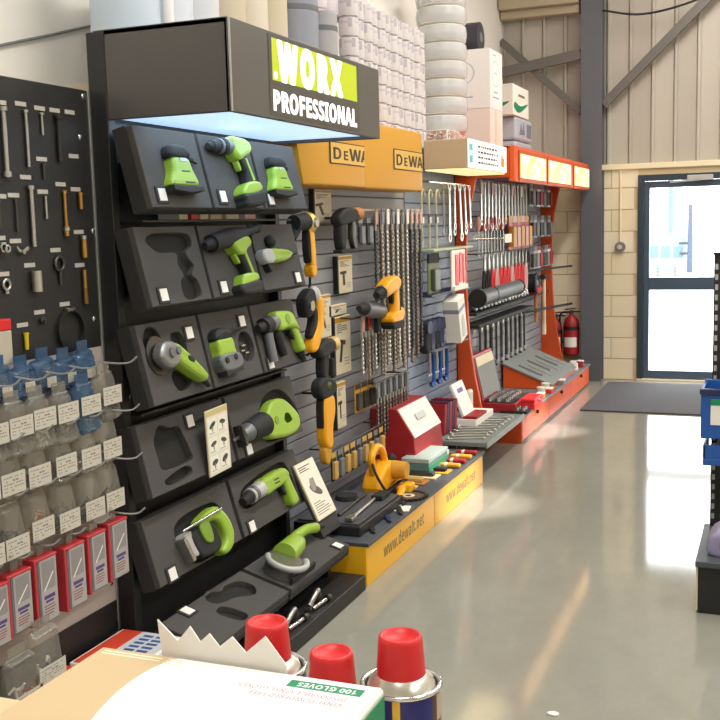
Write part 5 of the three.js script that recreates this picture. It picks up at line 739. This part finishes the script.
// jumbo rolls in a tower
for (let l = 0; l < 8; l++) { const t = thing('jumbo_roll', `${ORD[l]} white jumbo paper roll from the bottom of the tower`, 'paper roll', [-2.34, TOP + .16 + l * .1285, -7.62], 0, 'jumbo rolls in the tower'); obj('roll', [lathe([[.03, .0], [.16, 0], [.178, .012], [.185, .06], [.178, .112], [.16, .127], [.03, .127], [.03, 0]], 36)], rollMat[0], t); obj('core', [lathe([[.024, 0], [.034, 0], [.034, .1272], [.024, .1272]], 16)], M.card, t); obj('wrapper', [lathe([[.179, .010], [.187, .05], [.187, .075], [.179, .118]], 36)], M.wrap, t); }
{
  const prn = paint(256, 128, (g, w, h) => { g.fillStyle = '#b9a8a0'; g.fillRect(0, 0, w, h); for (let i = 0; i < 260; i++) { g.fillStyle = ['#e9dcd6', '#8d6a60', '#c97a5c', '#efe8e4', '#7a6a70'][Math.floor(rnd() * 5)]; g.fillRect(rnd() * w, rnd() * h, 4 + rnd() * 14, 3 + rnd() * 9); } });
  const t = wallThing('mottled_carton', 'low mottled carton with small patterned print under the jumbo roll tower', 'carton', 7.5, TOP + .0005, -2.36); obj('carton', [span(-.26, .28, 0, .158, -.2, .17, .004)], M.paper, t); obj('print', [new THREE.PlaneGeometry(.52, .15).translate(.01, .079, .1706)], S(0xffffff, .6, 0, { map: prn }), t); obj('side_print', [new THREE.PlaneGeometry(.35, .15).rotateY(-Math.PI / 2).translate(-.2606, .079, -.015)], S(0xffffff, .6, 0, { map: prn }), t);
  const ring = paint(256, 384, (g, w, h) => { g.fillStyle = '#f4f2f0'; g.fillRect(0, 0, w, h); g.strokeStyle = '#c3ccd6'; g.lineWidth = 7; g.beginPath(); g.ellipse(112, 150, 74, 84, 0, 0, 7); g.stroke(); g.fillStyle = '#c9cfd8'; g.fillRect(84, 142, 60, 10); g.fillStyle = '#8fa6cc'; g.fillRect(70, 270, 80, 9); g.fillRect(50, 306, 130, 9); g.fillStyle = '#b9bfc9'; g.fillRect(60, 24, 70, 10); });
  const b = wallThing('white_box', 'tall white box with a pale ring print beside the jumbo roll tower', 'box', 8.46, TOP + .40, -2.42); obj('box', [span(-.18, .22, 0, .46, -.2, .27, .003)], M.paper, b); obj('print', [new THREE.PlaneGeometry(.38, .45).translate(.02, .23, .2706)], S(0xffffff, .6, 0, { map: ring }), b); obj('near_print', [new THREE.PlaneGeometry(.46, .45).rotateY(-Math.PI / 2).translate(-.1806, .23, .035)], S(0xffffff, .6, 0, { map: ring }), b);
  const b2 = wallThing('white_box', 'plain pinkish white box under the ring printed box', 'box', 8.46, TOP + .0005, -2.42); obj('box', [span(-.18, .22, 0, .398, -.2, .27, .003)], S(0xeadfd8, .8), b2); obj('tape', [span(-.03, .03, .01, .399, .2705, .272)], M.cream, b2); obj('mark', [span(.08, .2, .04, .12, .2704, .2715), span(-.181, -.1802, .04, .12, .05, .2)], M.purple, b2);
  const gc = wallThing('green_carton', 'cream carton with a green swoosh on top of the grey tins', 'carton', 9.42, TOP + .42, -2.36); obj('carton', [span(-.33, .28, 0, .26, -.2, .2, .003)], M.paper, gc); obj('swoosh', [ex(smooth([[-.28, .06], [-.1, .03], [.2, .11], [.22, .13], [-.05, .09], [-.26, .11]]), .002, .2, .0004), ], M.green, gc); obj('near_swoosh', [ex(smooth([[-.18, .05], [.0, .03], [.17, .11], [.0, .09], [-.17, .10]]), .002, 0, .0004).rotateY(-Math.PI / 2).translate(-.33, 0, 0)], M.green, gc); obj('lettering', [span(-.12, .12, .17, .19, .2, .2015)], M.olive, gc);
  const tin = [0, 1].map((k) => { const c = wallThing('wrapped_pack', k ? 'grey-blue wrapped pack, upper of the two under the cream carton' : 'grey-blue wrapped pack, lower of the two under the cream carton', 'pack', 9.52, TOP + .0005 + k * .21, -2.34); obj('pack', [span(-.3, .33, 0, .207, -.22, .18, .03)], S(0xb9c0cc, .5), c); obj('print', [ex([[-.2, .05], [-.12, .16], [-.08, .08], [-.02, .17], [.02, .06]], .003, .18, .0006), span(.1, .28, .04, .16, .18, .1815)], S(k ? 0x7d8494 : 0x8f8490, .5), c); return c; });
  const bl = wallThing('black_roll', 'dark round roll end behind the top of the white box', 'roll', 8.5, TOP + .862, -2.42); obj('roll', [cyl([0, .12, -.15], [0, .12, .14], .12, .12, 26)], S(0x37353c, .5), bl); obj('core', [cyl([0, .12, .14], [0, .12, .146], .04, .04, 18)], M.greyPlastic, bl);
  tag(obj('cable', [tube([[-2.648, 2.05, -2.3], [-2.648, 2.30, -3.17], [-2.648, 2.38, -3.46], [-2.648, 2.46, -3.74], [-2.648, 2.50, -3.9]], .006, 24, 6)], M.greyPlastic), 'thin grey cable running up across the white wall', 'cable');
}
// ---------- dark rack at the right edge ----------
{
  const rk = thing('dark_rack', 'dark slotted shop rack with a low base shelf at the right edge', 'rack', [-.28, 0, -4.42]);
  obj('base', [span(.0, 1.0, 0, .20, -.5, .06, .006)], M.standBlack, rk); obj('base_edge', [span(-.008, .0, .01, .20, -.5, .06, .002)], M.cream, rk, 'pale base edge'); obj('base_shelf', [span(-.01, 1.0, .20, .225, -.5, .08, .004)], M.plinthTop, rk);
  const post = obj('post', [span(.015, .055, .225, 1.45, -.5, -.46, .002)], M.standBlack, rk); for (let k = 0; k < 26; k++) obj('slot', [span(.021, .033, .26 + k * .045, .285 + k * .045, -.4605, -.459)], M.paleGrey, post);
  obj('back_panel', [span(.055, 1.0, .225, 1.45, -.49, -.47)], S(0x3a2f2b, .6), rk); obj('top_cap', [span(.01, 1.0, 1.45, 1.46, -.5, -.45, .002)], M.standBlack, rk);
  obj('peg', [cyl([.12, 1.22, -.47], [.12, 1.23, -.33], .004)], M.chrome, rk); obj('peg', [cyl([.10, 1.12, -.47], [.10, 1.13, -.33], .004)], M.chrome, rk);
  const bin = thing('blue_bin', 'blue plastic bin with a white ticket hooked on the dark rack', 'bin', [-.235, .68, -4.73]);
  obj('bin', [ex([[-.06, 0], [.2, 0], [.2, .22], [-.06, .22]], .012, -.14, .004), ex([[-.06, 0], [.2, 0], [.2, .2], [-.06, .2]], .012, .10, .004), span(-.06, -.048, 0, .21, -.14, .11, .003), span(.188, .2, 0, .21, -.14, .11, .003), span(-.06, .2, 0, .012, -.14, .11)], M.blue, bin); obj('ticket', [span(-.02, .14, .06, .17, .112, .115, .001)], M.paper, bin); obj('ticket_strip', [span(-.02, .14, .145, .17, .115, .1165)], M.green, bin); obj('rim', [span(-.065, .205, .19, .215, .10, .125, .004)], M.navy, bin);
  const bn2 = thing('blue_bin', 'shallow blue tray of white parts below the ticketed bin', 'bin', [-.235, .56, -4.73]); obj('tray', [span(-.05, .2, 0, .03, -.14, .1, .004), span(-.05, .2, .03, .09, .085, .1, .003), span(-.05, -.038, .03, .09, -.14, .1, .003)], M.blue, bn2); obj('parts', [ball(.0, .06, .05, .03), ball(.05, .06, .03, .03), ball(.1, .06, .05, .03), ball(.03, .075, -.02, .03)], M.paleGrey, bn2);
  const pk = thing('purple_pack', 'shiny purple and white packet lying on the low rack shelf', 'pack', [-.19, .2255, -4.52]); obj('packet', [ex(smooth([[-.05, 0], [.12, 0], [.13, .07], [.05, .11], [-.04, .09]]), .2, -.1, .02, null, 3)], S(0x9a95b4, .25), pk); obj('stripe', [bx(.1, .03, .003, .04, .05, .102, .001)], M.purple, pk); obj('patch', [bx(.04, .03, .003, .07, .075, .102, .001)], M.pink, pk);
  const tk = thing('shelf_ticket', 'narrow white ticket clipped along the low rack shelf edge', 'ticket', [-.16, .205, -4.338]); obj('ticket', [bx(.12, .03, .003, .04, 0, .0, .001)], M.paper, tk); obj('clip', [bx(.02, .035, .004, .0, 0, -.001, .001)], M.paleGrey, tk);
}
// ---------- counter in the foreground ----------
const CT = 1.095;
{
  const ct = thing('counter', 'wooden shop counter under the glove box and spray cans', 'counter', [-.45, 0, -.55]); obj('worktop', [span(-.5, .42, CT - .035, CT, -.36, .45, .005)], M.card, ct); obj('cabinet', [span(-.48, .40, .0, CT - .035, -.32, .42)], M.greyPlastic, ct); obj('kickboard', [span(-.47, .39, 0, .08, -.325, -.32)], M.black, ct);
  const topPrint = paint(1024, 840, (g, w, h) => {   // the print is read from the far side: turned round
    g.fillStyle = '#cfb78e'; g.fillRect(0, 0, w, h);
    g.fillStyle = '#fbfaf6'; g.beginPath(); g.moveTo(w, 0); g.lineTo(300, 0); g.bezierCurveTo(235, 90, 225, 240, 300, 480); g.bezierCurveTo(330, 600, 380, 720, 420, h); g.lineTo(w, h); g.closePath(); g.fill();
    g.save(); g.translate(w / 2, h / 2); g.rotate(Math.PI); g.translate(-w / 2, -h / 2);
    g.fillStyle = '#168a5c'; g.fillRect(40, h - 74, 250, 46); g.fillStyle = '#fff'; g.font = 'bold 36px sans-serif'; g.fillText('100 GLOVES', 58, h - 38);
    g.fillStyle = '#b0525a'; g.font = '30px sans-serif'; g.fillText('VINYL POWDERED FREE', 70, h - 130); g.fillText('DISPOSABLE VINYL GLOVES', 70, h - 94);
    g.fillStyle = '#f3ead2'; g.font = 'bold 54px sans-serif'; g.fillText('CE', w - 330, h - 10); g.fillRect(w - 250, h - 40, 230, 7); g.fillRect(w - 250, h - 22, 230, 7);
    g.restore();
  });
  const gb = thing('glove_box', 'beige and white disposable glove box with green label, in the near foreground', 'box', [-.40, CT, -.6]);
  obj('box', [span(-.128, .128, .0005, .1745, -.112, .112, .003)], M.paper, gb); obj('top_print', [new THREE.PlaneGeometry(.252, .220).rotateX(-Math.PI / 2).translate(0, .175, 0)], S(0xffffff, .55, 0, { map: topPrint }), gb);
  obj('side_print', [span(.1283, .1292, .12, .17, -.108, .10)], M.green, gb, 'green side label'); obj('side_band', [span(.1283, .1288, .01, .12, -.108, .108)], M.paleGrey, gb); 
  obj('torn_flap', [ex([[-.071, -.004], [-.074, .028], [-.055, .012], [-.043, .026], [-.034, .014], [-.025, .022], [-.016, .012], [-.004, .022], [.008, .010], [.026, .026], [.044, .004], [.044, -.004]], .0015, -.116, .0003).translate(0, .176, 0)], M.paper, gb, 'torn white cardboard flap with zigzag edge');
  const canTex = paint(512, 256, (g, w, h) => { g.fillStyle = '#2b2f7a'; g.fillRect(0, 0, w, h); for (const o of [0, 256]) { g.fillStyle = '#d9d4e0'; g.fillRect(o + 60, 18, 120, 12); g.fillStyle = '#5b3a2e'; g.fillRect(o + 50, 44, 150, 120); g.fillStyle = '#e9c24a'; g.fillRect(o + 216, 0, 16, h); g.fillStyle = '#c9b8a8'; g.fillRect(o + 66, 60, 118, 14); } });
  const canMat = S(0xffffff, .3, .3, { map: canTex });
  [[-.281, -.774, .192, 'right of the glove box, with its whole red cap in view'], [-.402, -.772, .190, 'behind the torn flap of the glove box'], [-.335, -.756, .178, 'with a red spout cap, between the other two cans']].forEach(([x, z, H, s], i) => {
    const c = thing('spray_can', `blue spray can ${s}`, 'spray can', [x, CT, z], i * .9 + .6);
    const b = H - .041, r = i === 2 ? .028 : .0325;
    obj('body', [lathe([[0, .001], [r - .004, .001], [r, .006], [r, b - .004], [r - .001, b]], 40)], canMat, c);
    obj('rim', [new THREE.TorusGeometry(r - .0005, .0022, 8, 40).rotateX(Math.PI / 2).translate(0, b, 0)], M.chrome, c);
    obj('shoulder', [lathe([[r - .003, b - .004], [r - .006, b + .004], [.020, b + .009], [.0185, b + .011], [0, b + .011]], 40)], S(0xd6d2c4, .28, .75), c);
    obj('cap', [lathe([[.0195, b + .004], [.0205, b + .007], [.0182, H - .004], [.0172, H], [.0145, H], [.0135, H - .004], [.0, H - .005]], 36)], M.red, c, 'red plastic cap');
    if (i === 2) obj('spout', [bx(.012, .026, .014, .022, H - .026, .006, .004), bx(.016, .006, .01, .024, H - .012, .006, .002)], M.red, c);
  });
}
tag(obj('paper_scrap', [ex(smooth([[-.02, 0], [0, .014], [.02, .004], [.012, -.014], [-.012, -.012]]), .006, .0005, .002).rotateX(-Math.PI / 2).translate(-.66, 0, -3.28)], M.paper), 'tiny white scrap of paper lying on the grey floor', 'paper scrap');
renderer.render(scene, camera);
